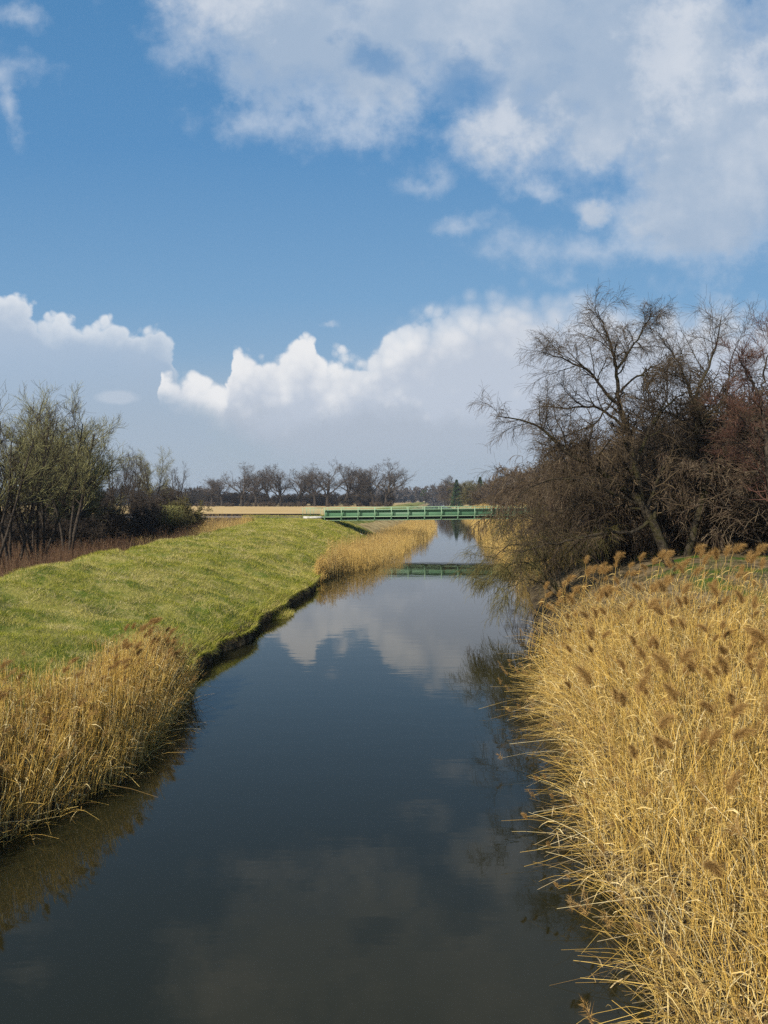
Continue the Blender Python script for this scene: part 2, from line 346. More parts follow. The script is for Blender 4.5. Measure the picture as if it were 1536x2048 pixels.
def paint(c1, c2, rust=.25):
    def f(q):
        p = pos(q); c_ = q.mix(q.noise(p, 1.5, 5, .6), c1, c2)
        pp = q.n('ShaderNodeMapping', {0: p, 3: (3, 3, .6)}).outputs[0]
        return q.mix(q.m('MULTIPLY', q.step(q.noise(pp, 2.2, 6, .7), .56, .72), rust), c_, (.13, .09, .05))
    return f
M['green'] = mat('green_paint', paint((.06, .15, .085), (.10, .21, .12), .5), .5, .35)
M['palegreen_lit'] = mat('pale_lit_green_paint', paint((.19, .31, .19), (.27, .38, .24), .3), .5, .35)  # paler copy of the green; puts the lit look of the ledges into colour
M['darksteel_and_shade'] = mat('dark_steel_and_shade', paint((.02, .03, .028), (.04, .05, .045)), .7, .2)
M['concrete'] = mat('concrete', bark((.42, .41, .38), (.66, .64, .60), (.25, .24, .20), 1.5), .9, .1)
M['rail'] = mat('rusty_rail', paint((.05, .038, .03), (.09, .065, .05)), .6, .3)
M['sleeper'] = mat('sleeper_wood', bark((.03, .025, .02), (.07, .055, .045)), .9, .1)
M['stone'] = mat('stone', bark((.14, .13, .11), (.30, .28, .25)), .9, .1)

# ------------------------------------------------------------------ ground: one sheet
def graded(stops):
    out = [stops[0][0]]
    for (a, _), (b, st) in zip(stops[:-1], stops[1:]):
        n = max(1, int(round((b-a)/st))); out += list(a+(b-a)*(np.arange(n)+1)/n)
    return np.array(out)
ys = graded([(-60, 0), (5, 5), (10, .6), (60, .3), (112, .5), (200, 2), (460, 8), (1000, 40), (3400, 200)])
ss = graded([(0, 0), (.3, .08), (1.5, .2), (18, .35), (24, .75), (60, 3), (200, 14), (1600, 200)])
rows = []
X_ = np.concatenate([XL(ys)[:, None]-ss[::-1][None], XL(ys)[:, None]+.15+0*ys[:, None], XL(ys)[:, None]+.8+0*ys[:, None],
                     .5*(XL(ys)+XR(ys))[:, None], XR(ys)[:, None]-.8, XR(ys)[:, None]-.15, XR(ys)[:, None]+ss[None]], 1)
Y_ = np.broadcast_to(ys[:, None], X_.shape)
# local sideways shift of rows is zero: columns follow the river banks
Z_ = zterr(X_, Y_)
nr, nc = X_.shape; V = np.stack([X_, Y_, Z_], -1)
i = np.arange(nr-1)[:, None]; j = np.arange(nc-1)[None]
Q = np.stack([i*nc+j, i*nc+j+1, (i+1)*nc+j+1, (i+1)*nc+j], -1).reshape(-1, 4)
cx = V.reshape(-1, 3)[Q].mean(1); s_ = XL(cx[:, 1])-cx[:, 0]; t_ = cx[:, 0]-XR(cx[:, 1]); y_ = cx[:, 1]
mi = np.full(len(Q), 1)                                           # bank mud
mi[(s_ > .35)] = 0                                                # grass
mi[(s_ > .0) & (s_ < 2.6) & (y_ < 23)] = 1
mi[(s_ > CREST(y_)+2+vn(cx[:, 0], y_, 3, 9)*2) & (y_ < 112)] = 2  # lowland litter
mi[(s_ > CREST(y_)+5) & (y_ >= 108)] = 3                          # stubble field
mi[(s_ > 0) & (y_ > 440)] = 5
mi[(s_ > 0) & (s_ < 17) & (y_ > 112) & (y_ < 1500)] = 0
mi[(s_ > -1) & (s_ < 4) & (y_ > 112)] = 5
mi[(t_ > 1.5) & (y_ < 106)] = 4
mi[(t_ > .5) & (y_ >= 106)] = 5
mi[(np.abs(y_-104) < 2.6) & (cx[:, 0] < -8.6)] = 6
ground = mesh_np('ground', V, Q, None, [M['ground_grass'], M['bank'], M['low'], M['field'], M['woodfloor'], M['drygrass'], M['ballast']], True, midx=mi)
tag(ground, 'grassy flood dike, fields and river banks', None, None, 'structure')

# ------------------------------------------------------------------ water
yw = np.array([-60, -10, 5, 10, 14, 18, 22, 26, 30, 40, 50, 60, 75, 90, 102, 120, 145, 170, 200, 260, 330, 400, 550, 725, 1000, 1450, 2000, 3000.])
Vw = np.stack([np.stack([XL(yw)-.9, yw, 0*yw], -1), np.stack([XR(yw)+.9, yw, 0*yw], -1)], 1)
n = len(yw); i = np.arange(n-1); Qw = np.stack([2*i, 2*i+1, 2*i+3, 2*i+2], -1)
def water():
    m_ = bpy.data.materials.new('river_water'); m_.use_nodes = True; t = m_.node_tree; t.nodes.clear(); q = NT(t)
    p = q.n('ShaderNodeNewGeometry').outputs['Position']
    mp = q.n('ShaderNodeMapping', {0: p, 3: (.55, 1.5, 1)}).outputs[0]
    a = q.noise(mp, .8, 3, .5); b = q.noise(mp, 3.5, 3, .5)
    patch = q.step(q.noise(p, .06, 3, .5), .40, .65)
    hgt = q.m('ADD', q.m('MULTIPLY', a, .010), q.m('MULTIPLY', b, q.m('MULTIPLY', patch, .0022)))
    bn = q.n('ShaderNodeBump', {'Height': hgt, 'Strength': .35, 'Distance': 1.0})
    bs = q.n('ShaderNodeBsdfPrincipled', {'Base Color': (.0145, .0140, .0060, 1), 'Roughness': .02, 'IOR': 1.33, 'Normal': bn.outputs[0]})
    q.n('ShaderNodeOutputMaterial', {0: bs.outputs[0]}); return m_
tag(mesh_np('river', Vw, Qw, None, water(), False), 'calm dark river water reflecting the clouds', None, None, 'structure')

# ------------------------------------------------------------------ reeds
def stems(base, h, lean, rad, n=6, wob=.03, power=1.8, tip=.35, sag=.26):
    """base (N,3) h (N,) lean (N,2): horizontal displacement of the tip"""
    N = len(base); t = np.linspace(0, 1, n)
    P = np.zeros((N, n, 3)); tt = t[None]**power
    P[:, :, 0] = base[:, None, 0]+lean[:, None, 0]*tt; P[:, :, 1] = base[:, None, 1]+lean[:, None, 1]*tt
    L = np.linalg.norm(lean, axis=1)
    drop = np.clip(1-.32*(L/h)**2, .25, 1)
    P[:, :, 2] = base[:, None, 2]+h[:, None]*drop[:, None]*(t[None]-.0*tt)-(L*sag)[:, None]*t[None]**3
    P[:, 1:, :2] += rng.normal(size=(N, n-1, 2))*wob*h[:, None, None]*t[None, 1:, None]
    r = rad[:, None]*(1-(1-tip)*t[None])
    return P, r
def leaves(P, k, lmin, lmax, wid):
    N, n, _ = P.shape; idx = rng.integers(0, N, k); tt = rng.uniform(.15, .92, k)*(n-1); i0 = np.minimum(tt.astype(int), n-2); f = (tt-i0)[:, None]
    b = P[idx, i0]*(1-f)+P[idx, i0+1]*f
    a = rng.uniform(0, 2*math.pi, k); L = rng.uniform(lmin, lmax, k)
    d = np.stack([np.cos(a), np.sin(a), rng.uniform(-.5, 1.3, k)], -1); d = nrm(d)
    T4 = np.linspace(0, 1, 4)
    pts = b[:, None]+d[:, None]*L[:, None, None]*T4[None, :, None]; pts[:, :, 2] -= (L[:, None]*.75)*T4[None]**2.2
    side = nrm(np.cross(d, rng.normal(size=(k, 3)))); wd = (wid*np.array([.7, 1, .7, .08]))[None, :, None]
    V_ = np.stack([pts-side[:, None]*wd, pts+side[:, None]*wd], 2)    # k,4,2,3
    q = np.array([(0, 1, 3, 2), (2, 3, 5, 4), (4, 5, 7, 6)])
    return V_.reshape(-1, 3), (q[None]+np.arange(k)[:, None, None]*8).reshape(-1, 4)
def plumes(tips, dirs, k, L, spread, hw):
    """feathery heads: k hair triangles per tip; dirs = side to which the head nods"""
    N = len(tips)
    u = rng.beta(1.2, 1.5, (N, k)); a = rng.normal(size=(N, k, 3))*.5
    Ln = L[:, None]; bend = rng.uniform(.1, .5, (N, 1)); ri = rng.uniform(.55, .85, (N, 1))
    ax = tips[:, None]+np.stack([dirs[:, None, 0]*Ln*(.15*u+bend*u**2), dirs[:, None, 1]*Ln*(.15*u+bend*u**2), Ln*(ri*u-.55*bend*u**2)], -1)
    env = (np.clip(u, 0, 1)**.45)*(1-u)**.55*1.5
    r = (spread*Ln*env)[..., None]
    st = ax+a*r*.25
    tgx = .15+2*bend*u; tgz = ri-1.1*bend*u
    fw = np.stack([dirs[:, None, 0]*tgx, dirs[:, None, 1]*tgx, tgz-.25], -1)
    off = a*r*.8+fw*(Ln*rng.uniform(.08, .26, (N, k)))[..., None]
    en = st+off
    sd_ = nrm(np.cross(off, rng.normal(size=(N, k, 3))))*hw
    V_ = np.stack([st-sd_, st+sd_, en], 2).reshape(-1, 3)
    return V_, np.arange(N*k*3).reshape(-1, 3)
def inpatch(n, y0, y1, fx0, fx1, dens=None):
    y = rng.uniform(y0, y1, n); x = fx0(y)+(fx1(y)-fx0(y))*rng.uniform(0, 1, n)
    if dens is not None: m_ = rng.uniform(0, 1, n) < dens(x, y); x, y = x[m_], y[m_]
    return x, y
def reedbed(name, label, x, y, hgt, leanx, leany, rad, nseg=6, leaf=1.0, leaflen=(.15, .4), leafw=.006, plume=.25, pk=40, pL=(.2, .35), psp=.28, phw=.004,
            mat_s='reed', mat_l='reedleaf', mat_p='plume', fallen=.15, zmin=-.15, wob=.012, fl=(.5, 1.1), power=1.8):
    N = len(x); z = np.maximum(zterr(x, y), zmin)
    base = np.stack([x, y, z], -1)
    fall = rng.uniform(0, 1, N) < fallen
    a = rng.uniform(0, 2*math.pi, N); fm = rng.uniform(fl[0], fl[1], N)*hgt
    lx = np.where(fall, np.cos(a)*fm, leanx); ly = np.where(fall, np.sin(a)*fm, leany)
    hh = np.where(fall, hgt*rng.uniform(.35, .8, N), hgt)
    P, r = stems(base, hh, np.stack([lx, ly], -1), rad, nseg, wob, power)
    P[fall, :, 2] = base[fall, None, 2]+(P[fall, :, 2]-base[fall, None, 2])
    acc = Acc(); V_, Q_ = tubes(P, r, 3); acc.add(V_, Q_); nq = len(Q_)
    if leaf > 0:
        V_, Ql = leaves(P, int(N*leaf), leaflen[0], leaflen[1], leafw); acc.add(V_, Ql); nql = len(Ql)
    else: nql = 0
    T_ = 0
    if plume > 0:
        pm = (~fall) & (rng.uniform(0, 1, N) < plume)
        tips = P[pm, -1]; tips[:, 2] -= .05; d = np.stack([lx, ly], -1)[pm]+rng.normal(size=(pm.sum(), 2))*.12+np.array([.14, .05]); d = nrm(d)
        V_, Tp = plumes(tips, d, pk, rng.uniform(pL[0], pL[1], len(tips)), psp, phw); acc.add(V_, None, Tp); T_ = len(Tp)
    V_, Q_, Tt = acc.arr()
    mi_ = np.concatenate([np.zeros(nq), np.ones(nql), np.full(T_, 2)])
    o = mesh_np(name, V_, Q_, Tt, [M[mat_s], M[mat_l], M[mat_p]], False, midx=mi_)
    return tag(o, label, None, None, 'stuff')

# right foreground reed bed (bank towards the river, ground rising to the right)
def rfar(x): return np.interp(x, [3, 5, 8, 9.5, 11, 18], [25, 28, 27.5, 24, 17.5, 12])
x, y = inpatch(31000, 1.5, 27, lambda y: XR(y)-.15, lambda y: XR(y)+9, lambda x, y: (y < rfar(x)+vn(x, y, 2, 20)*3)*(x < .62*y+1.5)*np.interp(y, [1, 8, 16, 28], [1, 1, .75, .55])*np.where(vn(x, y, 1.1, 21) < -.2, .3, 1))
t_ = x-XR(y); hgt = rng.uniform(1.45, 2.5, len(x))*(1+.3*vn(x, y, 1.6, 26))*np.interp(t_, [0, 1.5, 5, 12], [.72, .95, 1, .95])*np.interp(y, [5, 12, 24], [.95, 1, 1.02])
fx = vn(x, y, 3.0, 22); fy = vn(x, y, 3.0, 23)
lx = -np.exp(-t_/.9)*hgt*.34*rng.uniform(0, 1.7, len(x))-.08*hgt+fx*1.3+rng.normal(size=len(x))*.34; ly = fy*1.3-.1+rng.normal(size=len(x))*(.34+.5*np.exp(-t_/.9)*hgt)
reedbed('reeds', 'dense golden dry reeds covering the right river bank', x, y, hgt, lx, ly, rng.uniform(.0034, .0076, len(x)), 8, 1.2, (.12, .42), .0075, .085, 110, (.24, .42), .34, .0026, fallen=.34, wob=.022, fl=(.5, 1.25), power=2.5)
# matted litter under the right reeds
x, y = inpatch(9000, 1.5, 24, lambda y: XR(y)+.05, lambda y: XR(y)+6, lambda x, y: (x < .62*y+1.5)*1.0)
reedbed('reed_litter', 'broken grey brown reed litter lying under the right reed bed', x, y, rng.uniform(.5, 1.1, len(x)), 0*x, 0*x, rng.uniform(.004, .008, len(x)), 4, 1.5, (.15, .4), .008, 0, fallen=1.0, zmin=0, fl=(.8, 1.6), mat_s='litter', mat_l='litter')
# left foreground reed strip
x, y = inpatch(6500, 9.5, 22.6, lambda y: XL(y)-np.interp(y, [10, 15, 20, 23], [2.5, 2.2, 1.5, .8]), lambda y: XL(y)+.25, None)
s_ = XL(y)-x; hgt = rng.uniform(1.2, 1.8, len(x))*np.interp(s_, [-.3, .5, 3], [.8, 1, .95])*np.interp(y, [10, 14, 23], [.95, 1, .92])
lx = np.exp(-s_/.5)*hgt*.10+vn(x, y, 2, 24)*.35+rng.normal(size=len(x))*.12; ly = vn(x, y, 2, 25)*.4+rng.normal(size=len(x))*.12
reedbed('reeds', 'upright dry reeds along the left water edge', x, y, hgt, lx, ly, rng.uniform(.0045, .0085, len(x)), 6, 1.2, (.12, .35), .0075, .06, 80, (.2, .32), .36, .0028, fallen=.10, zmin=-.2)
# collapsed stalks at the foot of the left strip
x, y = inpatch(1100, 10, 21, lambda y: XL(y)-.6, lambda y: XL(y)+.35, None)
reedbed('fallen_reeds', 'broken reed stalks lying over the water at the left edge', x, y, rng.uniform(.7, 1.5, len(x)), 0*x, 0*x, rng.uniform(.004, .007, len(x)), 5, .4, (.1, .3), .006, 0, fallen=1.0, zmin=-.1, fl=(.3, .9))
# middle left reed bed standing in the water up to and past the bridge
RF = lambda y: vn(y, 0*y, 2.5, 66)*np.clip((y-54)/8, 0, 1)*1.3+np.interp(y, [53, 56, 58.5, 62, 70, 79, 102, 145, 200, 260], [-4.5, -4.0, -3.0, -1.3, .6, 1.8, 5.8, 10.3, 13.8, 17])
x, y = inpatch(18500, 53, 230, lambda y: XL(y)-np.interp(y, [56, 70, 95, 230], [.4, .6, .0, .5]), RF, lambda x, y: np.interp(y, [56, 100, 230], [1, .75, .35]))
hgt = rng.uniform(1.5, 2.2, len(x))*np.interp(y, [53, 57, 60, 90, 230], [.6, .8, 1.0, .95, .9])*(1+.25*vn(x, y, 1.2, 67))*(1+vn(x, y, 3, 27)*.3)
reedbed('reeds', 'golden reed bed standing in the water in front of the bridge', x, y, hgt, vn(x, y, 4, 28)*.5+rng.normal(size=len(x))*.12, rng.normal(size=len(x))*.15, rng.uniform(.008, .015, len(x)), 4, .8, (.2, .45), .014, .6, 10, (.22, .36), .2, .012, 'reedfar', 'reedfar', 'plume', .05, -.2)
# right far reed belt
x, y = inpatch(15000, 48, 260, lambda y: XR(y)-np.interp(y, [48, 84, 100, 210], [.5, 1.3, 1.6, 3.5]), lambda y: XR(y)+np.interp(y, [48, 100, 260], [4, 5, 6]), lambda x, y: np.interp(y, [48, 110, 260], [1, .8, .35]))
hgt = rng.uniform(1.6, 2.5, len(x))*(1+vn(x, y, 3, 29)*.3)
reedbed('reeds', 'pale reed belt along the far right bank under the bridge', x, y, hgt, -.15+vn(x, y, 4, 30)*.5+rng.normal(size=len(x))*.15, rng.normal(size=len(x))*.15, rng.uniform(.008, .015, len(x)), 4, .8, (.2, .45), .014, .35, 9, (.22, .36), .2, .012, 'reedfar', 'reedfar', 'plume', .08, -.2)
# dry grass on the far right embankment beyond the bridge
x, y = inpatch(9000, 110, 330, lambda y: XR(y)+3, lambda y: XR(y)+18, None)
reedbed('dry_grass', 'tall straw grass on the far right embankment beyond the bridge', x, y, rng.uniform(.8, 1.7, len(x))*np.interp(x-XR(y), [3, 10, 18], [.8, 1.3, 1.7]), rng.normal(size=len(x))*.2, rng.normal(size=len(x))*.2, rng.uniform(.015, .03, len(x)), 3, 0, plume=0, mat_s='reedfar', fallen=0, zmin=0)
# brown reeds in the hollow behind the dike
x, y = inpatch(30000, 22, 100, lambda y: XL(y)-CREST(y)-16-y*.12, lambda y: XL(y)-CREST(y)-2.6, lambda x, y: np.interp(XL(y)-CREST(y)-x, [2, 8, 25], [1, .8, .35])*(x > -.62*y-3))
hgt = rng.uniform(.9, 1.9, len(x))*(1+vn(x, y, 4, 31)*.5)
reedbed('brown_reeds', 'dull brown reeds in the hollow behind the grassy dike', x, y, hgt, rng.normal(size=len(x))*.22, rng.normal(size=len(x))*.2, rng.uniform(.006, .012, len(x)), 4, .6, (.2, .4), .01, .28, 14, (.15, .28), .25, .009, 'brownreed', 'brownreed', 'brownreed', .12, 0)
x, y = inpatch(5000, 70, 101, lambda y: XL(y)-CREST(y)-9, lambda y: XL(y)-CREST(y)-1.5, None)
reedbed('tall_grass', 'straw coloured tall grass at the foot of the railway embankment', x, y, rng.uniform(.8, 1.6, len(x)), rng.normal(size=len(x))*.2, rng.normal(size=len(x))*.2, rng.uniform(.006, .012, len(x)), 4, .6, (.2, .4), .012, .1, 10, (.2, .3), .2, .01, 'reedfar', 'reedfar', 'brownreed', .1, 0)

# individual plumed reeds
def reed_variant(lean, h, pl, hairs=1150, seed=0, curl=1.8, rad=.006, sag=.22):
    global rng
    keep = rng; rng = np.random.default_rng(seed)
    P, r = stems(np.zeros((1, 3)), np.array([h]), np.array([[lean, 0.]]), np.array([rad]), 12, .012, curl, .4, sag)
    V_, Q_ = tubes(P, r, 5); me = mesh_np('reed', V_, Q_, None, M['reed'], True, link=False)
    ml = []
    for _ in range(2 if hairs > 600 else 1): V_, Q_ = leaves(P, 1, .25, .5, .009); ml.append(mesh_np('leaf', V_, Q_, None, M['reedleaf'], False, link=False))
    tip = P[:, -1]-np.array([0, 0, .04])
    V_, T_ = plumes(tip, np.array([[1., .15]]), hairs, np.array([pl*.8]), .38, .0018)
    mp = mesh_np('plume', V_, None, T_, M['plume'], False, link=False)
    rng = keep
    return me, ml, mp
RV = [reed_variant(l, h, pl, seed=100+i) for i, (l, h, pl) in enumerate([(.25, 2.3, .50), (.45, 2.4, .62), (.7, 2.2, .48), (.15, 2.5, .54), (.55, 2.1, .42), (.35, 2.5, .68), (.9, 2.0, .46)])]
RA = [reed_variant(l, h, pl, 500, seed=200+i, curl=c_, rad=.005, sag=sg) for i, (l, h, pl, c_, sg) in enumerate([(1.3, 2.1, .20, 1.9, .5), (1.6, 2.0, .22, 1.7, .6), (1.1, 2.2, .24, 2.2, .5), (1.8, 1.6, .18, 1.5, .45), (.9, 1.9, .22, 2.4, .4), (1.5, 1.2, .16, 1.3, .1)])]
def plant(vs, x, y, rz, sc, label, group):
    me, ml, mp = vs
    z = max(float(zterr(x, y)), -.1)
    o = mkobj('reed', me, None, (x, y, z)); o.rotation_euler = (0, 0, rz); o.scale = (sc, sc, sc)
    tag(o, label, 'reed', group)
    for l_ in ml: mkobj('leaf', l_, o)
    mkobj('plume', mp, o)
rr = random.Random(3)
for i in range(125):
    while True:
        y = 4.5+21.5*rr.random()**1.8; x = float(XR(y))+rr.uniform(.4, 7.5)
        if y < float(rfar(x))-.3 and x < .55*y: break
    plant(rr.choice(RV), x, y, rr.uniform(-.6, .9)+(math.pi if rr.random() < .4 else 0), rr.uniform(.85, 1.12), 'tall reed with a full brown feathery plume in the right bank reed bed', 'plumed reeds on the right bank')
for i in range(34):
    y = rr.uniform(5.5, 24); x = float(XR(y))+rr.uniform(-.05, .6)
    plant(rr.choice(RA), x, y, math.pi+rr.uniform(-1.0, .8), rr.uniform(.55, .95), 'thin reed arching out over the dark water from the right bank', 'reeds leaning over the water at the right bank')
for i in range(60):
    x = rr.uniform(5.6, 10.8); y = float(rfar(x))+rr.uniform(-1.5, .6)
    if x > .58*y: continue
    plant(rr.choice(RV), x, y, rr.uniform(-.9, .9), rr.uniform(.9, 1.12), 'plumed reed standing tall at the back edge of the right reed bed', 'plumed reeds at the back of the right reed bed')
for i in range(62):
    y = rr.uniform(12, 22); x = float(XL(y))-rr.uniform(.5, np.interp(y, [10, 15, 20, 23], [2.4, 2.1, 1.4, .8]))
    plant(rr.choice(RV), x, y, rr.uniform(-.7, .7), rr.uniform(.60, .76), 'reed with a dusty brown plume in the left bank reed strip', 'plumed reeds on the left bank')

# ------------------------------------------------------------------ grass on the dike
def blades(name, label, x, y, h, wd, m_, lean=.5, zoff=-.02):
    N = len(x); z = zterr(x, y)+zoff
    b = np.stack([x, y, z], -1); a = rng.uniform(0, 2*math.pi, N); sd_ = np.stack([np.cos(a), np.sin(a), 0*a], -1)*wd[:, None]
    ln = rng.normal(size=(N, 2))*lean; tip = b+np.stack([ln[:, 0]*h, ln[:, 1]*h, h], -1)
    V_ = np.stack([b-sd_, b+sd_, tip], 1)
    return tag(mesh_np(name, V_.reshape(-1, 3), None, np.arange(N*3).reshape(-1, 3), m_), label, None, None, 'stuff')
N = 520000; y = 13+np.power(rng.uniform(0, 1, N), 1.5)*97; x = XL(y)-rng.uniform(-.02, 1, N)*(CREST(y)+3.5)
k_ = (x > -.60*y-1) & ~((np.abs(y-103) < 3.3) & (x > -8.8)) & ~((XL(y)-x < 2.2) & (y < 20)); x, y = x[k_], y[k_]
tuft = 1+np.clip(vn(x, y, .7, 41)+.1, 0, 1)*1.6
h = rng.uniform(.04, .12, len(x))*tuft*np.interp(y, [15, 40, 110], [1, 1.2, 1.8]); wd = rng.uniform(.003, .006, len(x))*np.interp(y, [15, 40, 110], [1, 1.8, 4])
blades('grass', 'short green grass with straw tufts on the flood dike', x, y, h, wd, M['blade'], .8)
N = 60000; y = rng.uniform(22, 100, N)**1; x = XL(y)+rng.uniform(-.7, .18, N)
k_ = y < 60; x, y = x[k_], y[k_]
b_ = zterr(np.minimum(x, XL(y)-.05), y)
N = len(x); a = rng.uniform(0, 2*math.pi, N); h = rng.uniform(.12, .38, N)*(1+vn(x, y, .6, 43)); base = np.stack([np.minimum(x, XL(y)+.05), y, b_-.04], -1)
sd_ = np.stack([np.cos(a), np.sin(a), 0*a], -1)*.008; tip = base+np.stack([rng.uniform(0, 1.1, N)*h, rng.normal(size=N)*.4*h, rng.uniform(-.7, .9, N)*h], -1)
tag(mesh_np('bank_grass', np.stack([base-sd_, base+sd_, tip], 1).reshape(-1, 3), None, np.arange(N*3).reshape(-1, 3), M['blade']), 'shaggy grass hanging over the cut edge of the left bank', None, None, 'stuff')
N = 60000; y = 20+np.power(rng.uniform(0, 1, N), 1.3)*75; x = XL(y)-rng.uniform(.1, 1, N)*(CREST(y)+1)
k_ = (x > -.60*y-1) & (vn(x, y, 1.7, 61)+.5*vn(x, y, .6, 62) > .16) & ~((np.abs(y-103) < 3.3) & (x > -8.8)); x, y = x[k_], y[k_]
blades('dead_grass', 'matted pale dead grass in tufts on the flood dike', x, y, rng.uniform(.08, .24, len(x))*np.interp(y, [20, 90], [1, 1.5]), rng.uniform(.003, .006, len(x))*np.interp(y, [15, 40, 110], [1, 1.6, 3]), mat('dead_grass', islands([(0, (.22, .17, .07)), (.5, (.50, .41, .19)), (1, (.70, .60, .34))]), .8, .1, .2), 1.3)
# clearing grass on the right under the trees
N = 60000; y = rng.uniform(20, 50, N); x = XR(y)+3+rng.uniform(0, 1, N)*18; k_ = (x < .62*y) & (x > 11.8+vn(x, y, 2, 45)) & (y < 34) & (vn(x, y, 2.2, 44) > -.05) & (y > rfar(x)-2); x, y = x[k_], y[k_]
blades('meadow_grass', 'fresh green grass between the reeds and the dark trees on the right', x, y, rng.uniform(.06, .2, len(x)), rng.uniform(.004, .009, len(x)), mat('fresh_grass', islands([(0, (.03, .06, .008)), (.6, (.07, .125, .016)), (.8, (.14, .17, .035)), (1, (.34, .27, .12))]), .8, .1, .3), .6)
# little tussock island
tx, ty = -5.5, 37.6
N = 2600; a = rng.uniform(0, 2*math.pi, N); r_ = np.sqrt(rng.uniform(0, 1, N)); x = tx+np.cos(a)*r_*.75; y = ty+np.sin(a)*r_*1.6; z = .20*(1-r_**2)
base = np.stack([x, y, z-.02], -1); sd_ = nrm(rng.normal(size=(N, 3)))*.01; tip = base+np.stack([np.cos(a)*.13, np.sin(a)*.13, rng.uniform(.0, .26, N)], -1)
rt = tag(empty('grass_tussock', (tx, ty, 0)), 'small grassy tussock standing in the water off the left bank', 'tussock')
off = np.array([tx, ty, 0])
o = mesh_np('grass_blades', (np.stack([base-sd_, base+sd_, tip], 1)-off).reshape(-1, 3), None, np.arange(N*3).reshape(-1, 3), M['blade'], parent=rt); o['kind'] = 'stuff'
aa = np.linspace(0, 2*math.pi, 25)[:-1]; rings = [(1.0, -.2), (.95, .0), (.7, .10), (.35, .17), (.02, .19)]
V_ = np.array([[(math.cos(q)*.75*r_*(1+.08*math.sin(5*q)), math.sin(q)*1.6*r_*(1+.08*math.sin(3*q+1)), z) for q in aa] for r_, z in rings])
i = np.arange(4)[:, None]; j = np.arange(24)[None]
mesh_np('sod', V_, np.stack([i*24+j, i*24+(j+1) % 24, (i+1)*24+(j+1) % 24, (i+1)*24+j], -1).reshape(-1, 4), None, M['bank'], True, parent=rt)

# ------------------------------------------------------------------ trees
def resample(pts, n, smooth=True):
    P = np.array(pts, float); d = np.r_[0, np.cumsum(np.linalg.norm(np.diff(P, axis=0), axis=1))]; t = np.linspace(0, d[-1], n)
    Q_ = np.stack([np.interp(t, d, P[:, k_]) for k_ in range(3)], -1)
    if smooth:
        for _ in range(2): Q_[1:-1] = .25*Q_[:-2]+.5*Q_[1:-1]+.25*Q_[2:]
    return Q_
def grow(par, prad, k, t0, t1, a0, a1, L, n, wob, trop, rr_=.6, tip=.3, taper=.55, r=rng, rmin=.003):
    """children on every parent branch"""
    P, m_, _ = par.shape
    ts = t0+(t1-t0)*((np.arange(k)[None]+r.uniform(0, 1, (P, k)))/k); f = ts*(m_-1); i0 = np.minimum(f.astype(int), m_-2); f = (f-i0)[..., None]
    pi = np.arange(P)[:, None]
    b = par[pi, i0]*(1-f)+par[pi, i0+1]*f; tg = nrm(par[pi, i0+1]-par[pi, i0])
    pr = prad[pi, i0]*(1-f[..., 0])+prad[pi, i0+1]*f[..., 0]
    Lp = np.linalg.norm(np.diff(par, axis=1), axis=2).sum(1)[:, None]
    ln = (L(ts, Lp) if callable(L) else L*Lp*(1-taper*ts))*r.uniform(.65, 1.25, (P, k))
    b = b.reshape(-1, 3); tg = tg.reshape(-1, 3); ln = ln.reshape(-1); pr = pr.reshape(-1)
    ax = nrm(np.cross(tg, r.normal(size=tg.shape))); an = r.uniform(a0, a1, len(b))[:, None]
    d = nrm(tg*np.cos(an)+np.cross(ax, tg)*np.sin(an))
    out = np.zeros((len(b), n, 3)); out[:, 0] = b; st = (ln/(n-1))[:, None]; trop = np.array(trop)
    for q in range(1, n):
        d = nrm(d+r.normal(size=d.shape)*wob+trop/(n-1)); out[:, q] = out[:, q-1]+d*st
    r0 = np.maximum(pr*rr_, rmin)[:, None]; rad = r0*(1-(1-tip)*np.linspace(0, 1, n)[None]); rad = np.maximum(rad, rmin*.75)
    return out, rad
def tree_obj(name, base, parts, label, cat, group=None):
    rt = tag(empty(name, base), label, cat, group)
    for pn, acc, m_ in parts:
        V_, Q_, T_ = acc.arr(); mesh_np(pn, V_-np.array(base), Q_, T_, m_, True, rt)
    return rt
def acc_tubes(acc, P, r, sides): V_, Q_ = tubes(P, r, sides); acc.add(V_, Q_); return acc
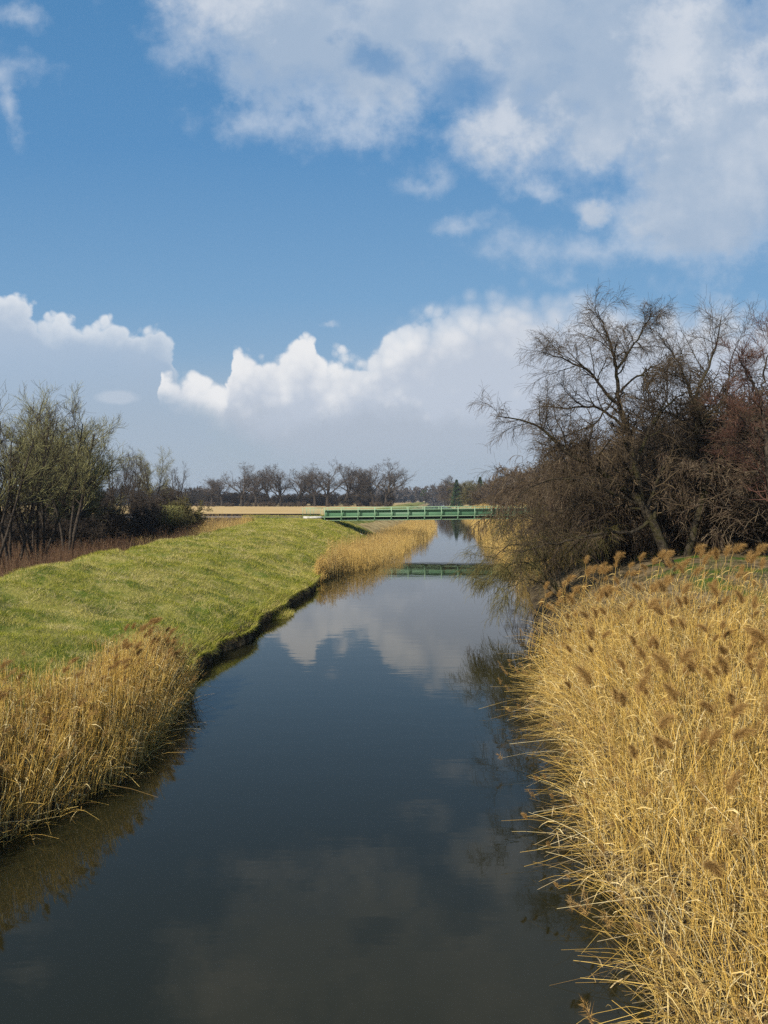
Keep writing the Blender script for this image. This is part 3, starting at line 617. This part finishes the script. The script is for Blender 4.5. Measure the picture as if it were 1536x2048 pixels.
def guided(name, Yd, limbs, label, cat, twig, barkm, scale=1.0, seed=1, droop=(0, 0, -.6), k2=9, k3=9, k4=8, rmin=.006, L2=.48, L3=.5, tw=.8, base=None):
    """limbs: (px list, radius start, radius end, depth sway)"""
    r = np.random.default_rng(seed); tr = Acc(); cr = Acc(); main = []; mr = []
    for px, r0, r1, sway in limbs:
        pts = [at(a, b, Yd+sway*i_/(len(px)-1)) for i_, (a, b) in enumerate(px)]
        P = resample([tuple(p) for p in pts], 16); P[1:-1] += r.normal(size=(14, 3))*.035
        rad = np.linspace(r0, r1, 16)**1.0; acc_tubes(tr, P[None], rad[None], 10 if r0 > .08 else 7); main.append(P); mr.append(rad)
    A = np.array(main); Ar = np.array(mr)
    P2, R2 = grow(A, Ar, k2, .25, 1.0, .4, 1.1, lambda t, Lp: np.minimum(Lp*L2, 2.6)*(1.05-.45*t)*scale, 9, .16, (0, 0, .15), .5, .3, r=r, rmin=rmin*1.6)
    acc_tubes(tr, P2, R2, 5)
    P3, R3 = grow(P2, R2, k3, .15, 1.0, .4, 1.1, lambda t, Lp: Lp*L3*(1.1-.4*t), 7, .17, droop, .6, .4, r=r, rmin=rmin*1.2); acc_tubes(cr, P3, R3, 3)
    P4, R4 = grow(P3, R3, k4, .1, 1.0, .35, 1.0, lambda t, Lp: np.clip(Lp*.75, .3, tw), 5, .16, droop, .7, .5, r=r, rmin=rmin); acc_tubes(cr, P4, R4, 3)
    P5, R5 = grow(P2, R2, 14, .2, 1.0, .5, 1.3, lambda t, Lp: tw+0*t, 5, .14, droop, .35, .5, r=r, rmin=rmin); acc_tubes(cr, P5, R5, 3)
    b = at(*limbs[0][0][0], Yd) if base is None else base
    return tree_obj(name, tuple(b), [('trunk', tr, barkm), ('crown', cr, twig)], label, cat)

WL = [
 ([(1342, 1135), (1330, 1105), (1305, 1045), (1283, 1005), (1272, 950), (1262, 890), (1251, 850), (1238, 800)], .24, .11, 0),
 ([(1238, 800), (1234, 740), (1222, 690), (1208, 650), (1196, 622)], .10, .02, .6),
 ([(1235, 738), (1253, 712), (1281, 664), (1305, 624)], .065, .018, -.8),
 ([(1240, 808), (1217, 797), (1197, 768), (1177, 742), (1136, 720), (1085, 704)], .085, .018, -1.2),
 ([(1250, 855), (1217, 825), (1177, 813), (1120, 816), (1078, 812)], .08, .018, 1.5),
 ([(1285, 1010), (1233, 969), (1201, 937), (1169, 923), (1140, 915), (1112, 889), (1092, 857), (1064, 841), (1025, 838), (992, 832)], .15, .02, -1.5),
 ([(1270, 930), (1297, 865), (1313, 833), (1353, 795), (1385, 775)], .085, .02, 2.0),
 ([(1240, 785), (1273, 752), (1313, 732), (1353, 752)], .06, .015, -1.5),
 ([(1300, 1040), (1273, 1069), (1217, 1061), (1160, 1077), (1100, 1087), (1040, 1105)], .10, .02, -1.8),
 ([(1290, 1020), (1230, 1010), (1180, 1000), (1130, 1020), (1090, 1050)], .07, .018, 1.5),
 ([(1281, 1009), (1222, 985), (1160, 960), (1105, 955), (1060, 975), (1030, 1000)], .08, .018, -2.2),
 ([(1236, 790), (1190, 850), (1140, 870), (1095, 880)], .05, .018, -1.0),
]
guided('willow_tree', 34.5, WL, 'large leaning bare willow with its low limb reaching left over the river', 'tree', M['twig_willow'], M['willowbark'], seed=5, rmin=.0055, k2=13, k3=10, k4=7, droop=(0, 0, -.55), L2=.52, tw=.8)
WR = [
 ([(1373, 1120), (1393, 1041), (1414, 965), (1407, 913), (1397, 873), (1385, 841), (1392, 790)], .19, .10, 0),
 ([(1392, 800), (1401, 764), (1433, 696), (1443, 632)], .09, .015, .5),
 ([(1388, 810), (1365, 740), (1341, 700), (1318, 672)], .07, .015, -.8),
 ([(1404, 850), (1425, 820), (1455, 790), (1460, 730), (1478, 680)], .07, .015, 1),
 ([(1400, 900), (1440, 860), (1490, 820), (1530, 790)], .06, .015, -1),
 ([(1395, 870), (1350, 830), (1310, 820), (1280, 790)], .06, .015, -1.4),
 ([(1412, 950), (1370, 900), (1330, 890), (1290, 905)], .06, .015, 1.4),
]
guided('bare_tree', 36.5, WR, 'slender crooked bare tree right of the leaning willow', 'tree', M['twig_willow'], M['willowbark'], seed=8, rmin=.0055, k2=11, k3=8, k4=6, droop=(0, 0, -.15), L2=.5)
# far right reddish tree
WX = [
 ([(1560, 1130), (1545, 1040), (1540, 950), (1530, 860), (1520, 780)], .16, .06, 0),
 ([(1520, 800), (1500, 760), (1480, 720), (1470, 700)], .05, .015, -.5),
 ([(1522, 790), (1530, 730), (1545, 690), (1550, 660)], .05, .015, .5),
 ([(1530, 880), (1495, 850), (1465, 820), (1440, 810)], .05, .015, -1),
 ([(1535, 850), (1570, 800), (1600, 740), (1610, 690)], .06, .015, 1),
 ([(1540, 930), (1500, 900), (1470, 880), (1445, 890)], .05, .015, 1),
]
guided('red_twigged_tree', 31.0, WX, 'tree with dense reddish twigs at the right edge', 'tree', M['twig_red'], M['darkbark'], seed=11, rmin=.006, k2=9, k3=8, k4=6, droop=(0, 0, .35), L2=.45)
# weeping olive bush over the water
WO = [
 ([(1130, 1200), (1090, 1120), (1050, 1085), (1010, 1090), (985, 1120)], .08, .015, -1.0),
 ([(1120, 1190), (1070, 1130), (1030, 1120), (995, 1150), (968, 1172)], .06, .015, -2.2),
 ([(1130, 1190), (1110, 1130), (1080, 1095), (1045, 1100)], .06, .015, 1.2),
 ([(1135, 1190), (1140, 1130), (1120, 1095), (1090, 1085)], .06, .015, 2.2),
 ([(1120, 1200), (1080, 1160), (1040, 1160), (1005, 1185)], .05, .015, -3.0),
 ([(1130, 1190), (1150, 1120), (1170, 1080), (1190, 1070)], .05, .015, 0),
]
guided('weeping_shrub', 36.0, WO, 'olive green weeping shrub trailing its twigs over the water', 'shrub', M['twig_olive'], M['willowbark'], seed=14, rmin=.0055, k2=10, k3=10, k4=8, droop=(-.15, 0, -1.2), L2=.55, tw=.75)

def bushmesh(seed, H, S, stems_, k2, k3, k4, rmin, trop=(0, 0, .2), droop=(0, 0, -.1), r0=.04, wob=.12, spread=.55, L2=.55, L3=.55, tw=.6, gap=.15, d0=1.15, d1=.75):
    r = np.random.default_rng(seed); a = r.uniform(0, 2*math.pi, stems_); e = r.uniform(.05, 1, stems_)*spread
    d = nrm(np.stack([np.cos(a)*e, np.sin(a)*e, np.ones(stems_)], -1)); ln = H*r.uniform(.6, .95, stems_)
    P = np.zeros((stems_, 10, 3)); P[:, 0, :2] = np.stack([np.cos(a), np.sin(a)], -1)*S*r.uniform(0, .25, (stems_, 1))
    for q in range(1, 10):
        d = nrm(d+r.normal(size=d.shape)*wob*.6+np.array(trop)/9); P[:, q] = P[:, q-1]+d*(ln/9)[:, None]
    rad = np.maximum(r0*r.uniform(.6, 1, (stems_, 1))*np.linspace(1, .25, 10)[None], rmin)
    P2, R2 = grow(P, rad, k2, gap, 1, .3, 1.0, lambda t, Lp: Lp*L2*(d0-d1*t), 7, wob, trop, .55, .35, r=r, rmin=rmin*1.4)
    P3, R3 = grow(P2, R2, k3, .15, 1, .35, 1.0, lambda t, Lp: Lp*L3*(1.1-.5*t), 5, wob, droop, .6, .4, r=r, rmin=rmin*1.1)
    A1 = Acc(); acc_tubes(A1, P, rad, 6); acc_tubes(A1, P2, R2, 4); A2 = Acc(); acc_tubes(A2, P3, R3, 3)
    if k4:
        P4, R4 = grow(P3, R3, k4, .1, 1, .35, 1.1, lambda t, Lp: np.clip(Lp*.6, tw*.4, tw), 4, wob, droop, .7, .5, r=r, rmin=rmin); acc_tubes(A2, P4, R4, 3)
    return A1, A2
def variant(name, accs, bm, tm):
    out = []
    for pn, a_, m_ in (('trunk', accs[0], bm), ('crown', accs[1], tm)):
        V_, Q_, T_ = a_.arr(); out.append((pn, mesh_np(pn, V_, Q_, T_, m_, True, link=False)))
    return name, out
def place(var, x, y, label, cat, group=None, rz=0, sc=1.0, scz=None, z=None):
    name, parts = var
    rt = empty(name, (x, y, float(zterr(x, y))-.05 if z is None else z), rz, sc)
    if scz: rt.scale = (sc, sc, scz)
    tag(rt, label, cat, group)
    for pn, me in parts: mkobj(pn, me, rt)
    return rt
thicket = variant('bush', bushmesh(21, 5.0, 2.5, 16, 9, 8, 6, .011, (0, 0, .1), (0, 0, -.5), .05, .16, .75, tw=.6, gap=.05), M['darkbark'], M['twig_brown'])
thicket2 = variant('bush', bushmesh(22, 5.0, 2.5, 18, 9, 8, 6, .011, (0, 0, .1), (0, 0, -.1), .05, .16, .8, tw=.6, gap=.05), M['darkbark'], M['twig_dark'])
weep = variant('weeping_bush', bushmesh(23, 5.6, 2.5, 14, 9, 9, 5, .009, (0, 0, -.6), (0, 0, -1.6), .05, .14, .9, tw=.9, gap=.25), M['darkbark'], M['twig_brown'])
redb = variant('bush', bushmesh(24, 6.0, 2.5, 14, 9, 9, 6, .011, (0, 0, .3), (0, 0, .1), .05, .14, .6, tw=.6, gap=.2), M['darkbark'], M['twig_red'])
RB = [  # px, Y, variant, scale, label
 (1212, 44, weep, 1.5, 'brown weeping bush hiding the right end of the bridge'),
 (1198, 50, weep, 1.3, 'lower brown weeping bush nearest the bridge, in front of the pale reeds'),
 (1225, 42, weep, 1.45, 'tall brown weeping bush behind the low willow limb'),
 (1230, 43, weep, 1.55, 'brown weeping bush just left of the willow trunk'),
 (1260, 47, thicket, 1.55, 'thick brown bush behind the willow trunk'),
 (1310, 50, thicket2, 1.5, 'dark bush between the willow and the slender crooked tree'),
 (1365, 47, thicket2, 1.6, 'dark bush directly behind the slender crooked tree'),
 (1430, 45, thicket2, 1.85, 'broad dark bush to the right of the slender crooked tree'),
 (1500, 43, thicket2, 2.2, 'dark bush in the shade beside the right edge'),
 (1560, 36, thicket, 1.5, 'brown bush in front of the red twigged tree at the edge'),
 (1590, 44, redb, 1.55, 'tall reddish bush behind the edge tree'),
 (1485, 41, thicket, 1.75, 'brown bush left of the red twigged tree'),
 (1210, 60, thicket2, 1.9, 'far dark bush glimpsed below the willow crown'),
 (1330, 62, thicket2, 1.5, 'tall dark thicket at the back of the right grove'),
 (1450, 60, thicket2, 2.1, 'highest dark thicket at the back of the right grove'),
 (1150, 66, thicket, 1.7, 'brown thicket on the bank behind the weeping bushes'),
 (1120, 88, thicket, 1.7, 'brown thicket beside the right bridge approach'),
]
for i, (px, Y, v, sc, lb) in enumerate(RB): place(v, (px-768)/F*Y, Y, lb, 'bush', 'bushes in the right grove', i*1.3, sc)

# left group of trees
lt = variant('budding_tree', bushmesh(31, 12.5, 1.5, 6, 10, 8, 5, .0085, (0, 0, .35), (0, 0, .4), .14, .055, .42, .40, .5, tw=.8, gap=.34, d0=.9, d1=.30), M['darkbark'], M['twig_bud'])
lt2 = variant('budding_tree', bushmesh(32, 12.5, 1.5, 3, 17, 11, 8, .009, (0, 0, .3), (0, 0, .3), .20, .06, .28, .36, .55, tw=.8, gap=.35, d0=1.0, d1=.45), M['darkbark'], M['twig_bud'])
lt3 = variant('spreading_tree', bushmesh(33, 10.5, 1.5, 7, 14, 11, 8, .010, (0, 0, .1), (0, 0, .25), .22, .08, .66, .42, .5, tw=.8, gap=.35, d0=1.0, d1=.25), M['darkbark'], M['twig_bud'])
ltd = variant('bare_tree', bushmesh(34, 12.5, 1.5, 5, 11, 8, 5, .0095, (0, 0, .3), (0, 0, .3), .15, .06, .33, .38, .5, tw=.8, gap=.3, d0=.95, d1=.4), M['darkbark'], M['twig_dark'])
LT = [(75, 53, lt, .93, 'multi-stemmed tree with greenish buds at the left, trunks nearest the dike', 0),
      (20, 50, ltd, 1.0, 'dark many-stemmed tree cut by the left edge', 1),
      (-30, 48, lt, 1.05, 'tall budding tree mostly outside the left edge', 2),
      (135, 62, lt2, 1.06, 'budding tree with a narrow upright crown, right of the two edge trees', 3),
      (150, 72, lt3, 1.15, 'round-crowned budding tree, rightmost of the large left group', 4),
      (105, 70, lt3, 1.25, 'spreading tree behind the narrow upright one', 5),
      (235, 118, ltd, .95, 'grey bare tree just right of the large left group', 1.5),
      (265, 140, ltd, 1.05, 'small bare tree above the dark hedge', 2.2),
      (308, 150, lt2, 1.05, 'pale rounded bare tree standing above the dark hedge', .4),
      (350, 165, ltd, .95, 'last small bare tree before the field', 3.1),
      (50, 100, ltd, 1.15, 'dark bare tree deep in the left wood', 4.2)]
for px, Y, v, sc, lb, rz in LT: place(v, (px-768)/F*Y, Y, lb, 'tree', 'trees of the left grove', rz, sc)
hedge = variant('bush', bushmesh(35, 3.6, 2, 18, 9, 8, 5, .014, (0, 0, .1), (0, 0, .0), .04, .17, .8, tw=.5, gap=.03), M['darkbark'], M['twig_dark'])
hedgeb = variant('bush', bushmesh(36, 3.6, 2, 18, 9, 8, 5, .014, (0, 0, .1), (0, 0, .2), .04, .15, .7, tw=.5, gap=.03), M['darkbark'], M['twig_olive'])
HB = [(30, 66, hedge, 1.2, 'dark bush under the left edge trees'), (110, 68, hedge, 1.1, 'dark bush between the multi-stemmed tree trunks'),
      (175, 70, hedge, 1.0, 'dark bush below the round-crowned tree'), (225, 74, hedge, 1.25, 'broad dark bush in the middle of the left hedge'),
      (275, 78, hedge, 1.3, 'dark bush in the hedge, below the pale rounded tree'), (320, 84, hedge, 1.35, 'tall dark bush near the end of the left hedge'),
      (355, 88, hedgeb, 1.45, 'olive bush at the right end of the left hedge'), (385, 92, hedge, 1.0, 'low dark bush ending the left hedge beside the straw grass'),
      (200, 100, hedge, 1.35, 'tall dark bush behind the left hedge'), (290, 112, hedge, 1.4, 'tall dark bush behind the hedge, below the small bare trees'),
      (90, 90, hedge, 1.25, 'large dark bush far behind the trunks'), (0, 85, hedge, 1.3, 'large dark bush far behind at the left edge'), (150, 88, hedge, 1.2, 'dark bush behind the round-crowned tree trunk'), (345, 120, hedge, 1.5, 'dark bush on the field side of the hedge')]
for i, (px, Y, v, sc, lb) in enumerate(HB): place(v, (px-768)/F*Y, Y, lb, 'bush', 'bushes of the left hedge', i*1.7, sc)
# catkin willow bush
o = place(hedgeb, (346-768)/F*82, 82, 'small bush flecked with yellow catkins in front of the dark hedge', 'bush', None, .5, 1.15)
N = 1500; a = rng.uniform(0, 2*math.pi, N); r_ = rng.uniform(0, 1, N)**.5*1.1; b_ = np.stack([np.cos(a)*r_, np.sin(a)*r_, 2.2+rng.uniform(0, 1.8, N)], -1)
sd_ = nrm(rng.normal(size=(N, 3)))*.03; tp = b_+nrm(rng.normal(size=(N, 3)))*.09
me = mkobj('catkins', mesh_np('catkins', np.stack([b_-sd_, b_+sd_, tp], 1).reshape(-1, 3), None, np.arange(N*3).reshape(-1, 3), M['catkin'], link=False), o); me['kind'] = 'stuff'
# dark trunks in the wood on the right
r = np.random.default_rng(50)
sap = variant('sapling', bushmesh(51, 6.0, .6, 4, 6, 6, 4, .012, (0, 0, .2), (0, 0, 0), .09, .12, .4, gap=.35), M['darkbark'], M['twig_dark'])
SP = [(1440, 40.5, 'thin dark sapling just right of the slender crooked tree'), (1475, 42, 'dark sapling in the shade, second right of the slender crooked tree'), (1500, 39.5, 'dark sapling near the right edge beside the green clearing'), (1330, 41, 'sapling showing between the two main trunks')]
for i, (px, Y, lb) in enumerate(SP): place(sap, (px-768)/F*Y, Y, lb, 'tree', 'saplings in the right grove', i*2.1, 1.0)

# distant oaks
def oak(seed, H=18.0, rmin=.032):
    r = np.random.default_rng(seed); tr = Acc(); cr = Acc()
    P = np.zeros((1, 10, 3)); d = np.array([[r.normal()*.05, r.normal()*.05, 1.]])
    for q in range(1, 10): d = nrm(d+r.normal(size=d.shape)*.06+np.array([0, 0, .05])); P[:, q] = P[:, q-1]+d*H*.62/9
    rad = np.linspace(.62, .2, 10)[None]; acc_tubes(tr, P, rad, 8)
    P1, R1 = grow(P, rad, 11, .30, 1.0, .45, 1.15, lambda t, Lp: H*.52*(1.0-.22*t), 9, .14, (0, 0, .45), .70, .3, r=r, rmin=rmin*2); acc_tubes(tr, P1, R1, 5)
    P2, R2 = grow(P1, R1, 8, .25, 1, .4, .9, lambda t, Lp: Lp*.50*(1.1-.5*t), 7, .14, (0, 0, .3), .55, .3, r=r, rmin=rmin*1.3); acc_tubes(cr, P2, R2, 3)
    P3, R3 = grow(P2, R2, 7, .15, 1, .4, 1.0, lambda t, Lp: Lp*.5, 5, .18, (0, 0, .2), .6, .4, r=r, rmin=rmin); acc_tubes(cr, P3, R3, 3)
    P4, R4 = grow(P3, R3, 4, .2, 1, .4, 1.0, lambda t, Lp: Lp*.6, 3, .15, (0, 0, .1), .6, .5, r=r, rmin=rmin*.8); acc_tubes(cr, P4, R4, 3)
    return variant('oak_tree', (tr, cr), M['darkbark'], M['twig_grey'])
OK_ = [oak(60+i) for i in range(5)]
OT = [  # px, top row py, ground Y
 (772, 935, 400, 'nearest the river end'), (745, 934, 408, 'second from the river end'), (716, 942, 415, 'third from the river end'), (690, 937, 410, 'fourth from the river end'),
 (655, 936, 404, 'fifth from the river end, with a wide dome'), (630, 945, 412, 'sixth from the river end'), (598, 944, 420, 'seventh from the river end, slimmer than its neighbours'), (562, 945, 408, 'eighth from the river end'),
 (540, 936, 412, 'ninth from the river end, tallest of the middle pair'), (512, 946, 425, 'tenth from the river end, small and upright'), (483, 941, 405, 'eleventh from the river end, with a broad separate dome'), (443, 958, 425, 'small one, second from the hedge end of the row'), (423, 960, 430, 'small one nearest the hedge end of the row')]
for i, (px, top, Y, lb) in enumerate(OT):
    z = 2.1; Ht = CH+(1000-top)/F*Y-z
    place(OK_[i % 5], (px-768)/F*Y, Y, 'bare oak beyond the field, '+lb, 'tree', 'oaks in the row beyond the field', i*1.9, Ht/16.6*1.3, scz=Ht/16.6, z=z)
# distant masses
def mass(name, label, px0, px1, Y0, Y1, count, hmin, hmax, tm, seed, z=2.0, r0=.06, prof=None, kk=(10, 8, 6), rmin=.05):
    r = np.random.default_rng(seed); acc = Acc(); vs = []
    for q in range(4):
        a1, a2 = bushmesh(seed*10+q, 6., 2., kk[0], kk[1], kk[2], 3, rmin, (0, 0, .2), (0, 0, .1), .12, .16, .55, tw=1.0, gap=.1)
        b_ = Acc(); 
        for a_ in (a1, a2): V_, Q_, _ = a_.arr(); b_.add(V_, Q_)
        vs.append(b_.arr())
    for q in range(count):
        Y = r.uniform(Y0, Y1); px = r.uniform(px0, px1); hh = r.uniform(hmin, hmax)*(prof(px) if prof else 1)/6.; an = r.uniform(0, 6.28)
        V_, Q_, _ = vs[q % 4]; c_, s2 = math.cos(an), math.sin(an)
        V2 = np.stack([(V_[:, 0]*c_-V_[:, 1]*s2)*hh*1.15+(px-768)/F*Y, (V_[:, 0]*s2+V_[:, 1]*c_)*hh*1.15+Y, V_[:, 2]*hh+z], -1); acc.add(V2, Q_)
    V_, Q_, _ = acc.arr()
    return tag(mesh_np(name, V_, Q_, None, tm, True), label, None, None, 'stuff')
mass('far_woods', 'dark band of undergrowth and trees behind the distant oak row', 330, 795, 430, 500, 110, 6, 9, M['twig_dark'], 71)
mass('undergrowth', 'russet scrub along the foot of the oak row', 380, 800, 395, 405, 40, 1.5, 3.6, M['twig_brown'], 72, kk=(9, 6, 5))
mass('far_woods', 'distant wood closing the river valley', 700, 1030, 900, 1200, 70, 15, 24, M['twig_grey'], 73, rmin=.12, kk=(9, 6, 5))
mass('far_woods', 'wood on the left horizon behind the left grove', -60, 420, 440, 560, 90, 8, 14, M['twig_dark'], 74)
mass('far_woods', 'wood on the right horizon behind the right grove', 980, 1700, 300, 420, 90, 12, 17, M['twig_grey'], 75, z=3)
# right bank far bushes (individuals)
fb_ = [variant('bush', bushmesh(80+i, 8., 3., 14, 8, 7, 4, .035, (0, 0, .2), (0, 0, 0), .09, .15, .6, tw=1.0, gap=.08), M['darkbark'], M[m_]) for i, m_ in enumerate(['twig_olive', 'twig_brown', 'twig_grey'])]
for i, (px, Y, v, top, lb) in enumerate([(893, 640, 2, 950, 'tall grey bare tree-like bush left of the distant conifer'), (905, 560, 1, 962, 'brown bush at the water left of the distant conifer'), (928, 450, 0, 956, 'olive brown bush right of the distant conifer'),
        (946, 380, 0, 957, 'rounded olive bush in the middle of the far right bank'), (962, 320, 1, 962, 'brown bush on the far right bank before the straw slope'), (985, 250, 1, 962, 'brown bush on the straw slope next to the weeping bushes'), (1010, 215, 1, 950, 'brown bush mostly hidden behind the weeping bushes')]):
    z = 1.0 if px < 950 else 2.5
    place(fb_[v], (px-768)/F*Y, Y, lb, 'bush', 'bushes on the far right bank', i*1.1, (CH+(1000-top)/F*Y-z)/8.6, z=z)
# conifer
N = 14000; hh = rng.uniform(0, 1, N); a = rng.uniform(0, 2*math.pi, N); tier = .72+.28*np.sin(hh*40+2*np.sin(a*2)); r_ = (1-hh)**.8*2.9*tier*rng.uniform(.2, 1, N)**.5+.05
b_ = np.stack([np.cos(a)*r_, np.sin(a)*r_, 1+hh*10.5-r_*.25], -1); sd_ = nrm(rng.normal(size=(N, 3)))*.09; tp = b_+np.stack([np.cos(a), np.sin(a), -.3+0*a], -1)*rng.uniform(.2, .5, (N, 1))
cr = Acc().add(np.stack([b_-sd_, b_+sd_, tp], 1), None, np.arange(N*3).reshape(-1, 3)); tr = acc_tubes(Acc(), resample([(0, 0, 0), (.05, 0, 6), (0, 0, 11)], 8)[None], np.linspace(.2, .03, 8)[None], 7)
con = variant('conifer_tree', (tr, cr), M['darkbark'], M['conifer'])
place(con, (913-768)/F*440, 440, 'dark green conifer among the brown bushes of the far right bank', 'tree', None, 0, 1.5, z=1.2)
place(con, (960-768)/F*400, 400, 'small conifer tip showing above the far right bushes', 'tree', None, 1, 1.42, z=2.5)
# mistletoe tree
mo = oak(90, 18, .08); mt = place(mo, (850-768)/F*640, 640, 'bare tree loaded with dark mistletoe balls at the far river bend', 'tree', None, 0, .62, z=2)
for q in range(7):
    N = 500; d = nrm(rng.normal(size=(N, 3))); cpos = np.array([random.uniform(-6, 6), random.uniform(-3, 3), random.uniform(13, 20)]); b_ = cpos+d*rng.uniform(.2, 1.5, (N, 1)); sd_ = nrm(rng.normal(size=(N, 3)))*.15; tp = b_+d*.4
    mkobj('mistletoe', mesh_np('mistletoe', np.stack([b_-sd_, b_+sd_, tp], 1).reshape(-1, 3), None, np.arange(N*3).reshape(-1, 3), M['mistletoe'], link=False), mt)

# ------------------------------------------------------------------ bridge
B = tag(empty('girder_bridge', (-8.4, 102, 3.1)), 'green steel girder bridge with slender railings crossing the river', 'bridge')
SL = .010; X0, X1 = 0.0, 31.0; PAN = 2.33
def bacc(): return Acc()
for side, y0 in (('front', 0.0), ('back', 3.4)):
    sg = -1 if side == 'front' else 1
    a_ = bacc(); a_.box(X0, X1, y0-.012, y0+.012, .02, 1.42, SL); gd = a_.build('main_girder', M['green'], B)
    a_ = bacc(); a_.box(X0-.05, X1, y0-.42, y0+.42, 1.42, 1.47, SL); a_.box(X0-.05, X1, y0-.20, y0+.20, -.04, .02, SL); a_.build('flange', M['palegreen_lit'], gd)
    a_ = bacc(); a_.box(X0-.25, X1, y0+sg*.62-.06, y0+sg*.62+.06, .46, .56, SL); a_.box(X0-.25, X1, min(y0+sg*.56, y0+sg*.015), max(y0+sg*.56, y0+sg*.015), .50, .54, SL); a_.build('walkway_ledge', M['palegreen_lit'], B)  # ledge coloured paler to read as sunlit
    a_ = bacc(); a_.box(X0, X1, y0+sg*.30-.02, y0+sg*.30+.02, .12, .34, SL); a_.build('dark_strip', M['darksteel_and_shade'], B)  # dark strip along the lower web, below the ledge
    nP = int((X1-X0)/PAN)+1
    for q in range(nP):
        xx = X0+.12+q*PAN; yf = y0+sg*.68
        a_ = bacc(); a_.box(xx-.045, xx+.045, yf-.035, yf+.035, .12, 1.80, SL); po = a_.build('railing_post', M['palegreen_lit'] if q else M['palegreen_lit'], B)
        a_ = bacc(); ya, yb = sorted((y0+sg*.014, y0+sg*.60)); a_.box(xx-.10, xx+.10, ya, yb, -.02, .44, SL); a_.box(xx+.12, xx+.30, *sorted((y0+sg*.014, y0+sg*.10)), .56, 1.41, SL); a_.build('bracket', M['green'], B)
        if q < nP-1:
            a_ = bacc()
            for b in range(19):
                xb = xx+.12+b*(PAN-.12)/19; a_.box(xb-.007, xb+.007, yf-.007, yf+.007, .58, 1.76, SL)
            a_.build('baluster_panel', M['green'], B)
            a_ = bacc()
            for b in range(20):
                xb = xx+.10+b*(PAN-.1)/20; a_.box(xb-.03, xb+.03, min(yf, yf-sg*.25), max(yf, yf-sg*.25), -.02, .08, SL)
            a_.build('grating', M['palegreen_lit'], B)
    a_ = bacc(); a_.box(X0-.1, X1, y0+sg*.68-.03, y0+sg*.68+.03, 1.76, 1.81, SL); a_.build('handrail', M['palegreen_lit'], B)
    # railing running on over the abutment
    a_ = bacc()
    for b in range(20): xb = -2.9+b*.14; a_.box(xb-.009, xb+.009, y0+sg*.68-.009, y0+sg*.68+.009, .62, 1.72)
    for xb in (-2.95, -.5, -1.9): a_.box(xb-.03, xb+.03, y0+sg*.68-.03, y0+sg*.68+.03, .60, 1.78)
    a_.box(-3.2, -.1, y0+sg*.68-.025, y0+sg*.68+.025, 1.74, 1.79); a_.build('approach_railing', M['palegreen_lit'], B)
a_ = bacc(); a_.box(X0, X1, .215, 3.18, .10, .22, SL); a_.build('deck', M['darksteel_and_shade'], B)
a_ = bacc(); a_.box(-2.9, -.32, -.75, 4.15, .28, .60); a_.build('approach_slab', M['concrete'], B)
a_ = bacc(); a_.box(-1.4, .55, -.35, 3.75, -1.6, -.06); a_.build('abutment', M['concrete'], B)
# revetment slab and its kerbs under the bridge
a_ = bacc()
def ramp(x0, z0, x1, z1, y0, y1, th):
    v = np.array([(x0, y0, z0-th), (x1, y0, z1-th), (x0, y1, z0-th), (x1, y1, z1-th), (x0, y0, z0), (x1, y0, z1), (x0, y1, z0), (x1, y1, z1)], float)
    return v, np.array([(0, 2, 3, 1), (4, 5, 7, 6), (0, 1, 5, 4), (2, 6, 7, 3), (0, 4, 6, 2), (1, 3, 7, 5)])
a_.add(*ramp(.9, -.15, 6.5, -2.55, -1.0, 4.6, .25)); a_.build('revetment', M['darksteel_and_shade'], B)  # concrete slab coloured near black, the bridge's shade put into its colour
a_ = bacc(); a_.add(*ramp(.4, .12, 5.4, -1.85, -1.3, -1.02, .5)); a_.build('kerb', M['concrete'], B)

# railway track on the embankment
T = tag(empty('railway_track', (-9, 104, 3.72)), 'railway track leading left from the bridge along the field', 'railway track')
for y0 in (-.75, .75):
    a_ = bacc(); a_.box(-110, -.2, y0-.035, y0+.035, .14, .30); a_.box(-110, -.2, y0-.07, y0+.07, .10, .14); a_.build('rail', M['rail'], T)
a_ = bacc()
for q in range(170): a_.box(-.6-q*.64-.12, -.6-q*.64+.12, -1.3, 1.3, -.06, .10)
a_.build('sleepers', M['sleeper'], T)['kind'] = 'stuff'

# ------------------------------------------------------------------ haze
a_ = Acc(); a_.box(-1900, 1900, -70, 3500, -3.2, 42)
V_, Q_, _ = a_.arr(); hm = bpy.data.materials.new('haze_air'); hm.use_nodes = True; hm.node_tree.nodes.clear(); q = NT(hm.node_tree)
pv = q.n('ShaderNodeVolumePrincipled', {'Color': (.80, .88, 1.0, 1), 'Density': .00016, 'Anisotropy': .2}); ou = q.n('ShaderNodeOutputMaterial'); hm.node_tree.links.new(pv.outputs[0], ou.inputs['Volume'])
tag(mesh_np('haze', V_, Q_, None, hm), 'thin blue haze over the distance', None, None, 'stuff')
C.view_layers[0].update()
